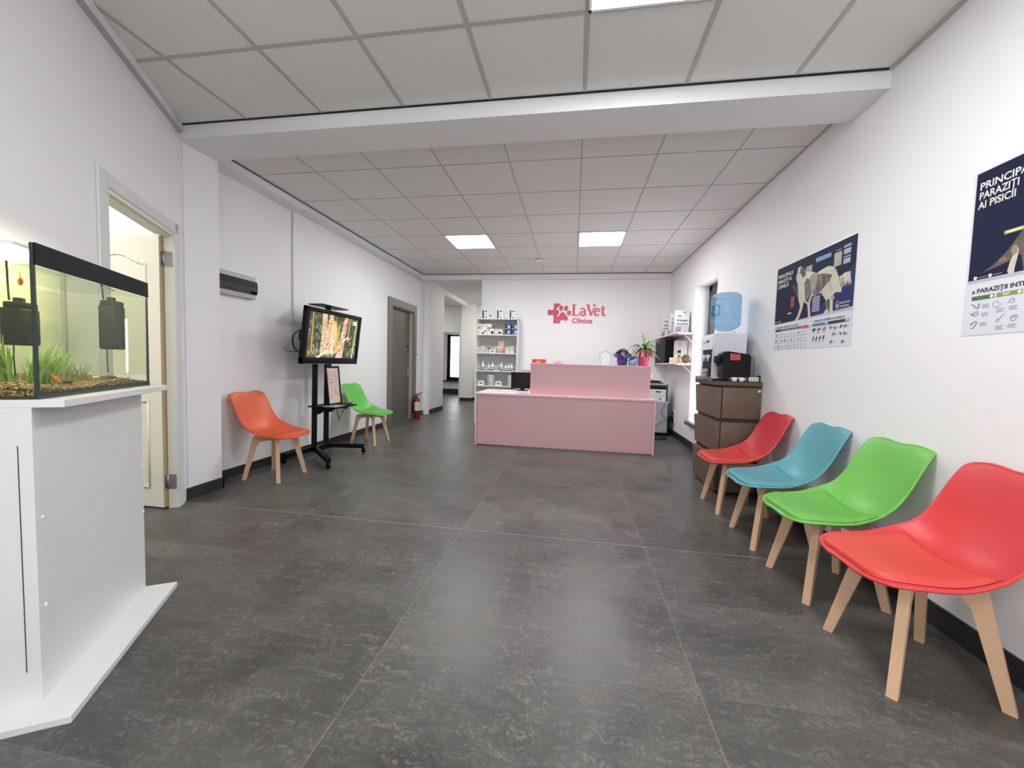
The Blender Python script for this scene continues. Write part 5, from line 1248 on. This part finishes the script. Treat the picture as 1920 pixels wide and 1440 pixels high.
cv.ell((.035, .238), .007, .008, PW); cv.ell((.09, .240), .007, .008, PW); cv.stroke([(.045, .239), (.078, .239)], .002, PT); cv.stroke([(.1, .24), (.13, .24)], .002, PT)
cv.text('» PARAZIȚII INTERNI AI CÂINELUI', (.035, .184), .016, PK, .0003, fit=.34); cv.text('» PARAZIȚII EXTERNI AI CÂINELUI', (.558, .184), .019, PK, .0003, fit=.33)
for k, mt in enumerate((PK, PGY, PGY, PGY)): cv.rect((.035+.098*k, .158), (.125+.098*k, .176), mt)
cv.rect((.427, .155), (.520, .174), PRD); cv.rect((.552, .156), (.717, .174), PBL); cv.rect((.727, .155), (.933, .174), PK)
cv.layer()
for x_ in (.51, .705, .905, .922): cv.ell((x_, .165), .008, .008, PW, 12)
for r_ in range(3):
    for c_ in range(10):
        x_ = .055+c_*.047; y_ = .125-.047*r_; k = random.random()
        if k < .35: cv.stroke([(x_+.011*math.cos(q), y_+.009*math.sin(q)) for q in [i*.6 for i in range(9)]], .0018, PGY)
        elif k < .7: cv.ell((x_, y_), .005+.004*random.random(), .009, PGY if random.random() < .5 else PK, 10, random.uniform(-1, 1))
        else: cv.stroke([(x_-.012, y_), (x_-.004, y_+.008), (x_+.004, y_-.006), (x_+.012, y_+.002)], .0022, PGY)
        cv.rect((x_-.014, y_-.020), (x_+.012, y_-.0165), PGY)
for c_, (x_, mt) in enumerate(((.575, PK), (.63, mat('print_tick', '#8d7433', .4)), (.69, mat('print_tick2', '#a8813f', .4)))): cv.ell((x_, .130), .020, .010, mt, 14, .35); cv.rect((x_-.018, .108), (x_+.012, .111), PGY)
for x_, y_ in ((.575, .07), (.61, .068), (.65, .07), (.69, .072)): cv.ell((x_, y_), .006, .018, PK, 10, -.5); cv.rect((x_-.018, .045), (x_+.01, .048), PGY)
for x_, y_ in ((.755, .132), (.80, .125), (.86, .130), (.90, .128), (.79, .085), (.86, .083), (.90, .082), (.77, .035), (.88, .03)):
    cv.ell((x_, y_), .007, .014, random.choice([PK, PGY, PGY]), 10, random.uniform(-.6, .6)); cv.rect((x_+.010, y_-.003), (x_+.030, y_+.001), PGY)
cv.mb.build('print', t)

t, cv = poster('dark blue cat parasite poster cut by the right edge of the photo', 2.022, 1.334, .962, .700)
cv.rect((.010, .224), (.954, .692), NAVY); cv.layer(); cv.rect((.010, .222), (.954, .236), GRD); cv.layer()
cat = [(0.066, 0.262), (0.112, 0.287), (0.131, 0.303), (0.159, 0.330), (0.185, 0.365), (0.209, 0.398), (.30, .44), (.42, .50), (.55, .52), (.60, .60), (.66, .58), (.70, .50), (.68, .42), (.62, .38), (.60, .24), (.56, .238), (.54, .36), (.40, .34), (.30, .30), (.28, .24), (.222, 0.238), (0.21, 0.30), (0.185, 0.30), (0.167, 0.285), (0.133, 0.276), (0.109, 0.271)]
cv.poly(cat, mat('print_cat', '#5d5348', .45, noise=.45, nscale=28)); cv.layer()
cv.poly([(0.165, 0.247), (0.172, 0.282), (0.185, 0.315), (.20, .33), (.197, .29), (0.191, 0.256), (0.19, 0.233), (0.171, 0.233)], FURW); cv.ell((.145, .298), .016, .010, mat('print_fawn', '#8a6a55', .45)); cv.ell((.185, .325), .012, .02, mat('print_fawn2', '#a08a6c', .45))
cv.rect((.141, .397), (.33, .411), PGR2); cv.layer(); cv.rect((.15, .401), (.205, .407), PW)
cv.text('PRINCIPALII', (.026, .618), .042, PW, .0009, fit=.222); cv.text('PARAZIȚI', (.026, .578), .042, PW, .0009, fit=.150); cv.text('AI PISICII', (.026, .538), .042, PW, .0009, fit=.145)
for x_ in (.041, .101): cv.ell((x_, .2445), .0075, .0075, PW, 16)
cv.stroke([(.050, .2445), (.088, .2445)], .0018, PT); cv.stroke([(.110, .2445), (.146, .2445)], .0018, PT)
cv.text('» PARAZIȚII INTERNI AI PISICII', (.032, .178), .026, PK, .0006, fit=.36)
cv.rect((.034, .149), (.125, .166), PGN); cv.rect((.134, .149), (.227, .166), POL); cv.rect((.24, .149), (.33, .166), PBL); cv.rect((.40, .149), (.90, .166), PK)
cv.layer()
for x_ in (.115, .217, .32): cv.ell((x_, .1575), .0075, .0075, PW, 14)
for x_, mt in ((.055, PGR), (.155, PW)): cv.rect((x_, .159), (x_+.03, .162), mt); cv.rect((x_+.002, .153), (x_+.026, .156), mt)
def worm(pts, w_): cv.stroke(pts, w_, PGY)
worm([(.034, .132), (.045, .130), (.052, .118), (.062, .113), (.066, .128), (.070, .134)], .004)
worm([(.031, .097), (.040, .088), (.055, .082), (.066, .088), (.064, .100), (.052, .098), (.040, .088)], .003)
worm([(.038, .032), (.050, .030), (.060, .045), (.066, .056), (.058, .060), (.044, .052), (.036, .044)], .003)
worm([(.136+.010*math.cos(i*.7)*(1+.1*i), .122+.008*math.sin(i*.7)*(1+.1*i)) for i in range(10)], .0015)
worm([(.190+.012*math.cos(i*.6), .126+.010*math.sin(i*.9)) for i in range(14)], .0016)
worm([(.140, .055), (.146, .046), (.154, .052), (.150, .060), (.142, .056), (.155, .062), (.170, .080)], .0018)
worm([(.205+.016*math.cos(i*.55)*(1-.04*i), .056+.014*math.sin(i*.55)*(1-.04*i)) for i in range(18)], .0018)
for x_, y_ in ((.080, .125), (.080, .09), (.076, .05), (.138, .10), (.185, .104), (.140, .030), (.185, .032)):
    for q in range(3): cv.rect((x_, y_-.006*q), (x_+.030-.006*(q % 2), y_+.0015-.006*q), PGY)
for c_ in range(12):
    for r_ in range(3): x_ = .27+c_*.055; y_ = .125-.042*r_; cv.ell((x_, y_), .008, .012, random.choice([PK, PGY]), 10, random.uniform(-1, 1))
cv.mb.build('print', t)
